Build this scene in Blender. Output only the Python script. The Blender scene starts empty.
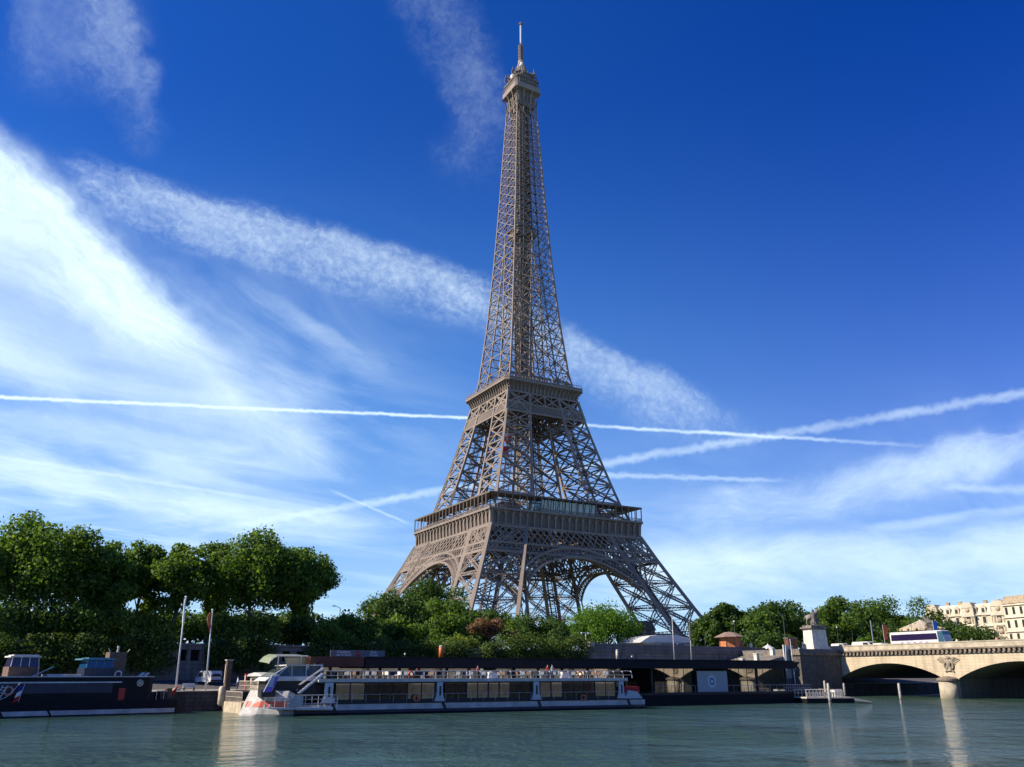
import bpy, bmesh, math, random
import numpy as np
from mathutils import Vector, Matrix
random.seed(7); RNG = np.random.default_rng(11)
S = bpy.context.scene; COL = S.collection
R_ = math.radians

# ------------------------------------------------------------------ camera
CAM = Vector((-180.83, -308.87, -1.84)); FPX = 843.78
YAW, PITCH, ROLL = 0.51556, 0.33411, -0.00219
WZ = -6.1                                   # water level
_f = Vector((math.sin(YAW)*math.cos(PITCH), math.cos(YAW)*math.cos(PITCH), math.sin(PITCH)))
_r = Vector((math.cos(YAW), -math.sin(YAW), 0)); _u = _r.cross(_f)
_r, _u = math.cos(ROLL)*_r+math.sin(ROLL)*_u, -math.sin(ROLL)*_r+math.cos(ROLL)*_u
cd = bpy.data.cameras.new("camera"); cam = bpy.data.objects.new("camera", cd); COL.objects.link(cam)
cam.matrix_world = Matrix(((_r.x, _u.x, -_f.x, CAM.x), (_r.y, _u.y, -_f.y, CAM.y), (_r.z, _u.z, -_f.z, CAM.z), (0, 0, 0, 1)))
cd.sensor_width = 36; cd.lens = FPX*36/1024; cd.clip_start = 0.5; cd.clip_end = 20000
S.camera = cam
# ------------------------------------------------------------------ light
SUN_AZ = Vector((-0.957, 0.29, 0)).normalized(); SUN_EL = R_(36)
SUN = Vector((SUN_AZ.x*math.cos(SUN_EL), SUN_AZ.y*math.cos(SUN_EL), math.sin(SUN_EL)))
sl = bpy.data.lights.new("sun", 'SUN'); so = bpy.data.objects.new("sun", sl); COL.objects.link(so)
sl.energy = 5.0; sl.angle = R_(0.5); sl.color = (1.0, 0.88, 0.70)
so.rotation_euler = SUN.to_track_quat('Z', 'Y').to_euler(); so.location = (-200, 100, 400)
S.view_settings.view_transform = 'Standard'; S.view_settings.look = 'None'
S.view_settings.exposure = 0.64; S.view_settings.gamma = 1
S.cycles.max_bounces = 8; S.cycles.transparent_max_bounces = 12
SKY_STRENGTH = 0.072

# ------------------------------------------------------------------ node expression helper
class E:
    tree = None
    def __init__(s, sock): s.s = sock
    @staticmethod
    def m(op, *a, clamp=False):
        n = E.tree.nodes.new('ShaderNodeMath'); n.operation = op; n.use_clamp = clamp
        for i, x in enumerate(a):
            if isinstance(x, E): E.tree.links.new(x.s, n.inputs[i])
            else: n.inputs[i].default_value = x
        return E(n.outputs[0])
    def __add__(a, b): return E.m('ADD', a, b)
    def __radd__(a, b): return E.m('ADD', b, a)
    def __sub__(a, b): return E.m('SUBTRACT', a, b)
    def __rsub__(a, b): return E.m('SUBTRACT', b, a)
    def __mul__(a, b): return E.m('MULTIPLY', a, b)
    def __rmul__(a, b): return E.m('MULTIPLY', b, a)
    def __truediv__(a, b): return E.m('DIVIDE', a, b)
def eabs(a): return E.m('ABSOLUTE', a)
def emax(a, b): return E.m('MAXIMUM', a, b)
def emin(a, b): return E.m('MINIMUM', a, b)
def epow(a, b): return E.m('POWER', a, b)
def sstep(a, lo, hi):
    n = E.tree.nodes.new('ShaderNodeMapRange'); n.interpolation_type = 'SMOOTHSTEP'
    E.tree.links.new(a.s, n.inputs[0]); n.inputs[1].default_value = lo; n.inputs[2].default_value = hi
    n.inputs[3].default_value = 0; n.inputs[4].default_value = 1
    return E(n.outputs[0])
def evec(x, y, z=0.0):
    n = E.tree.nodes.new('ShaderNodeCombineXYZ')
    for i, c in enumerate((x, y, z)):
        if isinstance(c, E): E.tree.links.new(c.s, n.inputs[i])
        else: n.inputs[i].default_value = c
    return n.outputs[0]
def edot(vs, v):
    n = E.tree.nodes.new('ShaderNodeVectorMath'); n.operation = 'DOT_PRODUCT'
    E.tree.links.new(vs, n.inputs[0]); n.inputs[1].default_value = v
    return E(n.outputs['Value'])
def enoise(vs, scale, detail=4, rough=0.55, dist=0.0):
    n = E.tree.nodes.new('ShaderNodeTexNoise'); n.inputs['Scale'].default_value = scale
    n.inputs['Detail'].default_value = detail; n.inputs['Roughness'].default_value = rough
    n.inputs['Distortion'].default_value = dist
    E.tree.links.new(vs, n.inputs['Vector'])
    return E(n.outputs['Fac'])

def pray(x, y):
    return (_f + _r*((x-512)/FPX) - _u*((y-383.5)/FPX))

# ------------------------------------------------------------------ world: sky, cirrus, contrails
W = bpy.data.worlds.new("World"); S.world = W; W.use_nodes = True
T = W.node_tree; T.nodes.clear(); E.tree = T
out = T.nodes.new('ShaderNodeOutputWorld'); bg = T.nodes.new('ShaderNodeBackground')
sky = T.nodes.new('ShaderNodeTexSky'); sky.sky_type = 'NISHITA'; sky.sun_disc = False
sky.sun_elevation = SUN_EL; sky.sun_rotation = math.atan2(SUN_AZ.x, SUN_AZ.y)
sky.air_density = 1.0; sky.dust_density = 0.25; sky.ozone_density = 4.0; sky.altitude = 50
tc = T.nodes.new('ShaderNodeTexCoord'); DIR = tc.outputs['Generated']
dz = edot(DIR, (0, 0, 1))

def frame(p0, p1):
    a, b = pray(*p0).normalized(), pray(*p1).normalized()
    c = ((a+b)*.5).normalized(); n = a.cross(b).normalized(); t = n.cross(c).normalized()
    if t.dot(b-a) < 0: t = -t
    if n.dot(Vector((0, 0, 1))) < 0: n = -n
    dc = emax(edot(DIR, tuple(c)), 0.05)
    return edot(DIR, tuple(t))/dc, edot(DIR, tuple(n))/dc, math.tan(a.angle(b)/2)   # tangent-plane coordinates
PXR = 1/900.0                               # one picture pixel in radians, roughly
WARP = enoise(DIR, 6.0, 3)-0.5; WARP2 = enoise(DIR, 23.0, 3)-0.5; FINE = enoise(DIR, 95.0, 2)-.5; SLOW = enoise(DIR, 15.0, 3)*1.1+.32
px_ = edot(DIR, (1, 0, 0))/emax(dz+0.06, 0.03); py_ = edot(DIR, (0, 1, 0))/emax(dz+0.06, 0.03)
ca = math.cos(R_(-25)); sa = math.sin(R_(-25))
qx = px_*ca - py_*sa; qy = px_*sa + py_*ca
PUFF = (enoise(DIR, 120.0, 3, .65, .5)*.7+enoise(DIR, 34.0, 2)*.3-.5)*3.2
def streak(p0, p1, wup, wdn, amt, e0=.3, e1=.3, grain=0.5, gs=(8, 30), warp=10, seed=0.0, w2=None, puff=0.0):
    """a band of ice cloud along a great circle; widths in pixels above / below its line"""
    u, v, h = frame(p0, p1)
    v = v + WARP*(warp*PXR*2) + WARP2*(warp*PXR*.9)
    if w2 is not None: v = v/(u*((w2-1)*.5/h)+(1+w2)*.5)
    m = (1-sstep(v, 0.0, wup*PXR))*sstep(v, -wdn*PXR, 0.0)
    m = m*sstep(u, -h, -h+2*h*e0+1e-4)*(1-sstep(u, h-2*h*e1-1e-4, h))
    tex = (enoise(evec(u*gs[0]*1.25, v*gs[1]*1.1, seed), 1.0, 6, .70, .5)-.5)*2.6
    if puff: tex = tex*(1-puff) + PUFF*(puff*1.1)
    return sstep(m+tex*(grain*.8)*sstep(m, 0.0, .5), .02, 1.3)*emax(tex*(grain*1.1)+(1.12-grain*.35), 0.12)*amt
def trail(p0, p1, w0, w1, amt, e0=.02, e1=.1, rough=.35, seed=0.0):
    u, v, h = frame(p0, p1)
    wd = u*((w1-w0)*PXR*.5/h)+(w0+w1)*.5*PXR
    m = 1-sstep(eabs(v/wd+FINE*(rough*2.0)+WARP2*.9), .0, 1.05)
    return m*sstep(u, -h, -h+2*h*e0+1e-4)*(1-sstep(u, h-2*h*e1-1e-4, h))*SLOW*amt

sheet = enoise(evec(qx*0.9, qy*2.0, 2.0), 1.0, 5, .6, .8)
low = 1-sstep(dz, .03, .34)
lmask = sstep(edot(DIR, tuple(pray(-90, 300).normalized())), .80, 1.0)
common = sstep(sheet, .26, .84)*low*.34
A = []; B = []                               # clouds seen left and right of the tower
A.append(sstep(sheet, .42, .72)*lmask*.35*(1-sstep(dz, .28, .55)))
# the fan on the left
A.append(streak((-260, 120), (400, 520), 150, 190, .42, .02, .45, .25, (3, 9), 40, 21.0))
A.append(streak((-140, 45), (258, 402), 55, 150, .95, .02, .35, .40, (6, 24), 24, 1.0, w2=.30, puff=.22))
A.append(streak((-170, 130), (120, 270), 60, 100, .55, .02, .55, .4, (4, 12), 26, 1.7))
A.append(streak((150, 350), (385, 492), 24, 30, .42, .35, .35, .6, (6, 22), 16, 5.0))
A.append(streak((60, -80), (40, 130), 120, 60, .12, .02, .5, .7, (6, 10), 40, 31.0, puff=.3))
A.append(streak((10, 150), (520, 300), 28, 70, .42, .25, .15, .7, (7, 26), 16, 2.0, puff=.45))
A.append(streak((200, 262), (430, 385), 14, 34, .22, .3, .4, .7, (7, 22), 12, 4.0))
A.append(streak((-60, 300), (130, 430), 36, 56, .38, .02, .5, .6, (6, 20), 22, 6.0))
# upper left wisps
A.append(streak((100, -60), (165, 200), 34, 40, .17, .1, .6, .8, (9, 12), 40, 7.0, puff=.3))
A.append(streak((425, -60), (500, 230), 60, 60, .13, .1, .6, .85, (9, 9), 50, 8.3, puff=.35))
# wide pale wash low on the left
A.append(streak((-120, 450), (420, 545), 34, 40, .6, .02, .25, .45, (4, 22), 14, 10.0))
A.append(streak((-120, 405), (330, 470), 22, 40, .30, .02, .4, .6, (4, 22), 16, 11.0))
A.append(trail((-30, 396), (560, 422), 2.8, 2.5, .9, .01, .01, .55))
A.append(trail((190, 533), (1060, 387), 5.5, 7.5, .36, .1, .02, .6))
A.append(trail((325, 488), (415, 526), 2.4, 2.2, .3, .2, .2, .5))
A.append(trail((-30, 452), (340, 512), 3.0, 3.0, .25, .1, .3, .5))
# right: the band running on behind the tower, wispy lower bands, contrails
for L in (A, B): L.append(streak((400, 255), (810, 462), 28, 64, .36, .35, .4, .65, (8, 22), 14, 3.0, puff=.45))
B.append(streak((640, 520), (1010, 440), 26, 60, .34, .3, .1, .7, (6, 18), 22, 12.0))
B.append(streak((850, 478), (1120, 430), 34, 30, .34, .3, .05, .75, (7, 18), 22, 12.7))
B.append(streak((540, 566), (1250, 548), 46, 70, .55, .2, .05, .45, (4, 18), 18, 13.0))
B.append(streak((840, 530), (1060, 505), 8, 10, .3, .3, .1, .5, (6, 24), 10, 14.0))
B.append(trail((450, 417), (975, 449), 2.6, 3.0, .66, .01, .4, .6))
B.append(trail((190, 533), (1060, 387), 5.5, 7.5, .36, .1, .02, .6))
B.append(trail((575, 474), (800, 481), 4.5, 3.0, .32, .1, .2, .7))
B.append(trail((930, 486), (1060, 491), 5, 7, .3, .2, .02, .5))
def cover(cl):
    inv = 1-common
    for c in cl: inv = inv*(1-emin(c, 0.97))
    return 1-inv
def mixc(fac, a, b):
    n = T.nodes.new('ShaderNodeMix'); n.data_type = 'RGBA'
    if isinstance(fac, E): T.links.new(fac.s, n.inputs[0])
    else: n.inputs[0].default_value = fac
    for i, c in ((6, a), (7, b)):
        if isinstance(c, tuple): n.inputs[i].default_value = c
        else: T.links.new(c, n.inputs[i])
    return n.outputs[2]
hz = epow(1-emax(dz, 0.0), 5.6)              # pale air towards the horizon
hsv = T.nodes.new('ShaderNodeHueSaturation'); hsv.inputs['Saturation'].default_value = 1.25; hsv.inputs['Value'].default_value = 0.9
T.links.new(sky.outputs[0], hsv.inputs['Color'])
tint = T.nodes.new('ShaderNodeMix'); tint.data_type = 'RGBA'; tint.blend_type = 'MULTIPLY'; tint.inputs[0].default_value = 1
T.links.new(hsv.outputs[0], tint.inputs[6]); tint.inputs[7].default_value = (.025, .52, 1.38, 1)
HAZE_C = (6.0, 8.4, 10.0, 1); CLOUD_C = (8.9, 10.9, 12.0, 1)
base = mixc(emin(hz*0.85, 0.85), mixc(sstep(edot(DIR, tuple(pray(-120, 330).normalized())), .35, 1.0)*(.26-sstep(dz, .2, .62)*.21), tint.outputs[2], (1.6, 6.4, 12.5, 1)), HAZE_C)
def bgnode(c):
    n = T.nodes.new('ShaderNodeBackground'); T.links.new(c, n.inputs[0]); n.inputs[1].default_value = SKY_STRENGTH; return n.outputs[0]
def mixs(fac, a, b):
    n = T.nodes.new('ShaderNodeMixShader'); T.links.new(fac.s, n.inputs[0]); T.links.new(a, n.inputs[1]); T.links.new(b, n.inputs[2]); return n.outputs[0]
plain = bgnode(base)
clA = bgnode(mixc(cover(A), base, CLOUD_C)); clB = bgnode(mixc(cover(B), base, CLOUD_C))
axis = pray(511, 380).normalized(); rgt = _r.normalized()
sideR = sstep(edot(DIR, tuple((rgt-axis*rgt.dot(axis)).normalized())), -.006, .028)     # just behind the tower
lowR = 1-sstep(dz, .50, .56)
zone = sstep(edot(DIR, tuple(pray(400, 420).normalized())), .50, .66)*sstep(dz, -.01, .0)
T.links.new(mixs(zone, plain, mixs(sideR, clA, mixs(lowR, plain, clB))), out.inputs[0])

# ------------------------------------------------------------------ points from the photograph's lines of sight
def onplane(x, y, n, c):
    d = pray(x, y); n = Vector(n); return CAM + d*((c-n.dot(CAM))/n.dot(d))
def onY(x, y, Y): return onplane(x, y, (0, 1, 0), Y)
def onX(x, y, X): return onplane(x, y, (1, 0, 0), X)
def onZ(x, y, Z): return onplane(x, y, (0, 0, 1), Z)
def onC(x, y, c): return onplane(x, y, (-.1, 1, 0), c)      # planes parallel to the quay
def px_per_m(p): return FPX/((Vector(p)-CAM).dot(_f))
QC, RC = -168.2, -150.2                       # quay edge and retaining wall
def qY(X, c): return c+.1*X
BANK_ROT = math.atan(.1)
GZ = 2.8                                      # upper street level

# ------------------------------------------------------------------ materials
MATS = {}
def mat(name, color, rough=.7, metal=0.0, var=.18, vscale=3.0, bump=0.0, bscale=20.0, coords='Object', spec=.4, dirt=None, emis=None):
    if name in MATS: return MATS[name]
    m = bpy.data.materials.new(name); m.use_nodes = True; t = m.node_tree
    b = t.nodes['Principled BSDF']; E.tree = t
    b.inputs['Roughness'].default_value = rough; b.inputs['Metallic'].default_value = metal
    b.inputs['Specular IOR Level'].default_value = spec
    tcn = t.nodes.new('ShaderNodeTexCoord').outputs[coords]
    n = t.nodes.new('ShaderNodeTexNoise'); n.inputs['Scale'].default_value = vscale; n.inputs['Detail'].default_value = 6
    t.links.new(tcn, n.inputs['Vector'])
    rp = t.nodes.new('ShaderNodeValToRGB'); t.links.new(n.outputs['Fac'], rp.inputs[0])
    lo = tuple(max(0, c*(1-var)) for c in color); hi = tuple(min(1, c*(1+var)) for c in color)
    if dirt: lo = dirt
    rp.color_ramp.elements[0].position = .3; rp.color_ramp.elements[1].position = .7
    rp.color_ramp.elements[0].color = (*lo, 1); rp.color_ramp.elements[1].color = (*hi, 1)
    t.links.new(rp.outputs[0], b.inputs['Base Color'])
    if bump:
        bn = t.nodes.new('ShaderNodeBump'); bn.inputs['Strength'].default_value = bump
        n2 = t.nodes.new('ShaderNodeTexNoise'); n2.inputs['Scale'].default_value = bscale; n2.inputs['Detail'].default_value = 5
        t.links.new(tcn, n2.inputs['Vector']); t.links.new(n2.outputs['Fac'], bn.inputs['Height']); t.links.new(bn.outputs[0], b.inputs['Normal'])
    MATS[name] = m; return m
def stone(name, c1, c2, mortar, bw=1.6, bh=.6, stain=(.06, .055, .05), stain_amt=.6, rough=.9, axes='xz', sscale=.25, streaky=.18):
    if name in MATS: return MATS[name]
    m = bpy.data.materials.new(name); m.use_nodes = True; t = m.node_tree; E.tree = t
    b = t.nodes['Principled BSDF']; b.inputs['Roughness'].default_value = rough; b.inputs['Specular IOR Level'].default_value = .2
    tcn = t.nodes.new('ShaderNodeTexCoord').outputs['Object']
    sx = t.nodes.new('ShaderNodeSeparateXYZ'); t.links.new(tcn, sx.inputs[0])
    if axes == 'xz': v = evec(E(sx.outputs[0])+E(sx.outputs[1])*.35, E(sx.outputs[2]))
    elif axes == 'yz': v = evec(E(sx.outputs[1])+E(sx.outputs[0])*.35, E(sx.outputs[2]))
    else: v = evec(E(sx.outputs[0]), E(sx.outputs[1]))
    br = t.nodes.new('ShaderNodeTexBrick'); t.links.new(v, br.inputs['Vector'])
    br.inputs['Color1'].default_value = (*c1, 1); br.inputs['Color2'].default_value = (*c2, 1); br.inputs['Mortar'].default_value = (*mortar, 1)
    br.inputs['Scale'].default_value = 1; br.inputs['Brick Width'].default_value = bw; br.inputs['Row Height'].default_value = bh
    br.inputs['Mortar Size'].default_value = .025; br.inputs['Bias'].default_value = 0
    mp = t.nodes.new('ShaderNodeMapping'); mp.inputs['Scale'].default_value = (1, 1, streaky/ sscale*.25); t.links.new(tcn, mp.inputs[0])
    n = enoise(mp.outputs[0], sscale*4, 8, .65)
    n2 = enoise(tcn, 2.5, 6, .7)
    mx = t.nodes.new('ShaderNodeMix'); mx.data_type = 'RGBA'
    f = emin(sstep(n, .42, .72)*stain_amt + sstep(n2, .5, .8)*.25, 1.0)
    t.links.new(f.s, mx.inputs[0]); t.links.new(br.outputs['Color'], mx.inputs[6]); mx.inputs[7].default_value = (*stain, 1)
    t.links.new(mx.outputs[2], b.inputs['Base Color'])
    bn = t.nodes.new('ShaderNodeBump'); bn.inputs['Strength'].default_value = .5; bn.inputs['Distance'].default_value = .05
    h = E(br.outputs['Fac'])*-0.6 + n2*.6
    t.links.new(h.s, bn.inputs['Height']); t.links.new(bn.outputs[0], b.inputs['Normal'])
    MATS[name] = m; return m
def glass(name, tint, opacity=.5, rough=.03, ior=1.9):
    if name in MATS: return MATS[name]
    m = bpy.data.materials.new(name); m.use_nodes = True; t = m.node_tree; E.tree = t
    b = t.nodes['Principled BSDF']; b.inputs['Base Color'].default_value = (*tint, 1); b.inputs['Roughness'].default_value = rough
    b.inputs['IOR'].default_value = ior; b.inputs['Alpha'].default_value = opacity
    tr = t.nodes.new('ShaderNodeBsdfTransparent'); mx = t.nodes.new('ShaderNodeMixShader')
    b.inputs['Alpha'].default_value = 1
    tr.inputs[0].default_value = (.75, .82, .82, 1)
    mx.inputs[0].default_value = opacity
    t.links.new(tr.outputs[0], mx.inputs[1]); t.links.new(b.outputs[0], mx.inputs[2])
    t.links.new(mx.outputs[0], t.nodes['Material Output'].inputs['Surface'])
    MATS[name] = m; return m
def leafmat(name, dark, light, yellow=None, transl=.35):
    if name in MATS: return MATS[name]
    m = bpy.data.materials.new(name); m.use_nodes = True; t = m.node_tree; E.tree = t
    b = t.nodes['Principled BSDF']; b.inputs['Roughness'].default_value = .55; b.inputs['Specular IOR Level'].default_value = .25
    tcn = t.nodes.new('ShaderNodeTexCoord').outputs['Object']
    n = enoise(tcn, .35, 3, .6); gi = t.nodes.new('ShaderNodeNewGeometry')
    f = sstep(n*.65+E(gi.outputs['Random Per Island'])*.35, .3, .72)
    mx = t.nodes.new('ShaderNodeMix'); mx.data_type = 'RGBA'; t.links.new(f.s, mx.inputs[0])
    mx.inputs[6].default_value = (*dark, 1); mx.inputs[7].default_value = (*light, 1)
    t.links.new(mx.outputs[2], b.inputs['Base Color'])
    tr = t.nodes.new('ShaderNodeBsdfTranslucent')
    g = t.nodes.new('ShaderNodeMix'); g.data_type = 'RGBA'; g.blend_type = 'MULTIPLY'; g.inputs[0].default_value = 1
    t.links.new(mx.outputs[2], g.inputs[6]); g.inputs[7].default_value = (1.5, 1.5, .5, 1)
    t.links.new(g.outputs[2], tr.inputs[0])
    ms = t.nodes.new('ShaderNodeMixShader'); ms.inputs[0].default_value = transl
    t.links.new(b.outputs[0], ms.inputs[1]); t.links.new(tr.outputs[0], ms.inputs[2])
    t.links.new(ms.outputs[0], t.nodes['Material Output'].inputs['Surface'])
    MATS[name] = m; return m

# ------------------------------------------------------------------ mesh builder
class MB:
    def __init__(s): s.v = []; s.f = []; s.m = []
    def add(s, vs, fs, mi=0):
        o = len(s.v); s.v += [tuple(v) for v in vs]; s.f += [tuple(i+o for i in f) for f in fs]; s.m += [mi]*len(fs); return s
    def hexa(s, p, mi=0):      # 8 points: bottom ring 0-3, top ring 4-7
        return s.add(p, [(3, 2, 1, 0), (4, 5, 6, 7), (0, 1, 5, 4), (1, 2, 6, 5), (2, 3, 7, 6), (3, 0, 4, 7)], mi)
    def box(s, x0, y0, z0, x1, y1, z1, mi=0):
        return s.hexa([(x0, y0, z0), (x1, y0, z0), (x1, y1, z0), (x0, y1, z0), (x0, y0, z1), (x1, y0, z1), (x1, y1, z1), (x0, y1, z1)], mi)
    def bar(s, p, q, w, h=None, mi=0, up=None):
        p, q = Vector(p), Vector(q); h = h or w; d = q-p
        if d.length < 1e-6: return s
        d.normalize(); a = d.cross(Vector(up) if up else (Vector((0, 0, 1)) if abs(d.z) < .95 else Vector((1, 0, 0)))).normalized(); b = a.cross(d)
        a, b = a*w/2, b*h/2
        return s.hexa([p-a-b, p+a-b, p+a+b, p-a+b, q-a-b, q+a-b, q+a+b, q-a+b], mi)
    def truss(s, p, q, width, nrm, rail=.25, n=None, mi=0):
        p, q = Vector(p), Vector(q); d = (q-p); L = d.length; d.normalize(); a = d.cross(Vector(nrm)).normalized()*(width/2)
        s.bar(p+a, q+a, rail, rail, mi); s.bar(p-a, q-a, rail, rail, mi)
        n = n or max(2, int(L/width)); sg = 1
        for i in range(n):
            s.bar(p+d*(L*i/n)+a*sg, p+d*(L*(i+1)/n)-a*sg, rail*.55, rail*.55, mi); sg = -sg
        return s
    def tube(s, p, q, r0, r1=None, n=8, mi=0):
        p, q = Vector(p), Vector(q); r1 = r0 if r1 is None else r1; d = (q-p).normalized()
        a = d.cross(Vector((0, 0, 1)) if abs(d.z) < .95 else Vector((1, 0, 0))).normalized(); b = d.cross(a)
        vs = []
        for c, r in ((p, r0), (q, r1)):
            for i in range(n):
                t = 2*math.pi*i/n; vs.append(c+(a*math.cos(t)+b*math.sin(t))*r)
        fs = [(i, (i+1) % n, n+(i+1) % n, n+i) for i in range(n)]+[tuple(reversed(range(n))), tuple(range(n, 2*n))]
        return s.add(vs, fs, mi)
    def path(s, pts, r, n=6, mi=0):
        for a, b in zip(pts, pts[1:]): s.tube(a, b, r, r, n, mi)
        return s
    def lathe(s, prof, n=16, c=(0, 0, 0), mi=0, ph=0.0):
        vs = []; fs = []
        for r, z in prof:
            for i in range(n):
                t = 2*math.pi*i/n+ph; vs.append((c[0]+r*math.cos(t), c[1]+r*math.sin(t), c[2]+z))
        for k in range(len(prof)-1):
            for i in range(n): fs.append((k*n+i, k*n+(i+1) % n, (k+1)*n+(i+1) % n, (k+1)*n+i))
        fs.append(tuple(reversed(range(n)))); fs.append(tuple(range((len(prof)-1)*n, len(prof)*n)))
        return s.add(vs, fs, mi)
    def ball(s, c, r, sc=(1, 1, 1), n=10, mi=0):
        k = max(4, n//2)
        prof = [(max(1e-3, math.sin(math.pi*i/k)), -math.cos(math.pi*i/k)) for i in range(k+1)]
        o = len(s.v); s.lathe(prof, n, (0, 0, 0), mi)
        for i in range(o, len(s.v)):
            x, y, z = s.v[i]; s.v[i] = (c[0]+x*r*sc[0], c[1]+y*r*sc[1], c[2]+z*r*sc[2])
        return s
    def prism(s, pts, a, b, axis='y', mi=0):
        def P(u, w, t): return {'y': (u, t, w), 'x': (t, u, w), 'z': (u, w, t)}[axis]
        n = len(pts); vs = [P(u, w, a) for u, w in pts]+[P(u, w, b) for u, w in pts]
        fs = [(i, (i+1) % n, n+(i+1) % n, n+i) for i in range(n)]+[tuple(reversed(range(n))), tuple(range(n, 2*n))]
        return s.add(vs, fs, mi)
    def torus(s, c, R, r, nrm=(0, 1, 0), n=20, k=8, mi=0):
        c = Vector(c); nrm = Vector(nrm).normalized(); a = nrm.orthogonal().normalized(); b = nrm.cross(a); vs = []; fs = []
        for i in range(n):
            t = 2*math.pi*i/n; d = a*math.cos(t)+b*math.sin(t)
            for j in range(k):
                w = 2*math.pi*j/k; vs.append(c+d*(R+r*math.cos(w))+nrm*(r*math.sin(w)))
        for i in range(n):
            for j in range(k): fs.append((i*k+j, i*k+(j+1) % k, ((i+1) % n)*k+(j+1) % k, ((i+1) % n)*k+j))
        return s.add(vs, fs, mi)
    def build(s, name, mats, parent=None, smooth=False, fix=True):
        me = bpy.data.meshes.new(name); me.from_pydata(s.v, [], s.f)
        mats = mats if isinstance(mats, (list, tuple)) else [mats]
        for m in mats: me.materials.append(m)
        if len(mats) > 1: me.polygons.foreach_set('material_index', s.m)
        if smooth: me.polygons.foreach_set('use_smooth', [True]*len(me.polygons))
        if fix:
            bm = bmesh.new(); bm.from_mesh(me); bmesh.ops.recalc_face_normals(bm, faces=bm.faces); bm.to_mesh(me); bm.free()
        me.update()
        o = bpy.data.objects.new(name, me); COL.objects.link(o)
        if parent: o.parent = parent
        return o
def tag(o, label=None, cat=None, group=None, kind=None):
    if label: o['label'] = label
    if cat: o['category'] = cat
    if group: o['group'] = group
    if kind: o['kind'] = kind
    return o
def thing(name, label, cat, loc=(0, 0, 0), rotz=0.0, group=None):
    o = bpy.data.objects.new(name, None); COL.objects.link(o); o.location = loc; o.rotation_euler = (0, 0, rotz); o.empty_display_size = .5
    return tag(o, label, cat, group)
def copy_tree(o, parent=None):
    kids = [c for c in bpy.data.objects if c.parent == o]
    c = o.copy(); COL.objects.link(c); c.parent = parent
    for k in kids: copy_tree(k, c)
    return c
def dup(o, loc, rotz=None, label=None, scale=None):
    c = copy_tree(o); c.location = loc
    if rotz is not None: c.rotation_euler = (0, 0, rotz)
    if label: c['label'] = label
    if scale: c.scale = (scale,)*3
    return c
def fast_mesh(name, verts, quads, mats, parent=None):
    me = bpy.data.meshes.new(name); nv, nf = len(verts), len(quads)
    me.vertices.add(nv); me.vertices.foreach_set('co', np.asarray(verts, np.float32).ravel())
    me.loops.add(nf*4); me.loops.foreach_set('vertex_index', np.asarray(quads, np.int32).ravel())
    me.polygons.add(nf); me.polygons.foreach_set('loop_start', np.arange(nf, dtype=np.int32)*4)
    me.update(calc_edges=True); me.validate()
    for m in (mats if isinstance(mats, (list, tuple)) else [mats]): me.materials.append(m)
    o = bpy.data.objects.new(name, me); COL.objects.link(o)
    if parent: o.parent = parent
    return o
_txt = {}
def text_mesh(txt, size, name, m, parent, loc, rot, depth=.01):
    c = bpy.data.curves.new(name, 'FONT'); c.body = txt; c.size = size; c.extrude = depth; c.align_x = 'CENTER'
    o = bpy.data.objects.new(name, c); COL.objects.link(o); o.parent = parent; o.location = loc; o.rotation_euler = rot
    c.materials.append(m)
    bpy.context.view_layer.update()
    me = bpy.data.meshes.new_from_object(o); bpy.data.objects.remove(o)
    o = bpy.data.objects.new(name, me); COL.objects.link(o); o.parent = parent; o.location = loc; o.rotation_euler = rot
    return o
# ================================================================== SETTING
M_WATER = bpy.data.materials.new("river_water"); M_WATER.use_nodes = True
t = M_WATER.node_tree; E.tree = t; b = t.nodes['Principled BSDF']
b.inputs['Base Color'].default_value = (.038, .084, .058, 1); b.inputs['Roughness'].default_value = .05; b.inputs['IOR'].default_value = 1.33
geo = t.nodes.new('ShaderNodeTexCoord').outputs['Object']
mpn = t.nodes.new('ShaderNodeMapping'); t.links.new(geo, mpn.inputs[0]); mpn.inputs['Rotation'].default_value = (0, 0, R_(-24)); mpn.inputs['Scale'].default_value = (.75, 1.0, 1)
wn = t.nodes.new('ShaderNodeTexNoise'); wn.inputs['Scale'].default_value = .42; wn.inputs['Detail'].default_value = 4; wn.inputs['Distortion'].default_value = .6
t.links.new(mpn.outputs[0], wn.inputs['Vector'])
w2 = t.nodes.new('ShaderNodeTexNoise'); w2.inputs['Scale'].default_value = 2.6; w2.inputs['Detail'].default_value = 3; w2.inputs['Distortion'].default_value = .4
t.links.new(mpn.outputs[0], w2.inputs['Vector'])
w3 = enoise(geo, .045, 3)
w4 = enoise(mpn.outputs[0], 8.0, 2)
w0_ = enoise(mpn.outputs[0], .17, 3, .5, .5)
hgt = (w0_*1.7+E(wn.outputs['Fac'])*1.15+E(w2.outputs['Fac'])*.46+w4*.12)*(0.6+sstep(w3, .35, .65)*.7)
bn = t.nodes.new('ShaderNodeBump'); bn.inputs['Strength'].default_value = 1.0; bn.inputs['Distance'].default_value = .55
t.links.new(hgt.s, bn.inputs['Height']); t.links.new(bn.outputs[0], b.inputs['Normal'])

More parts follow.
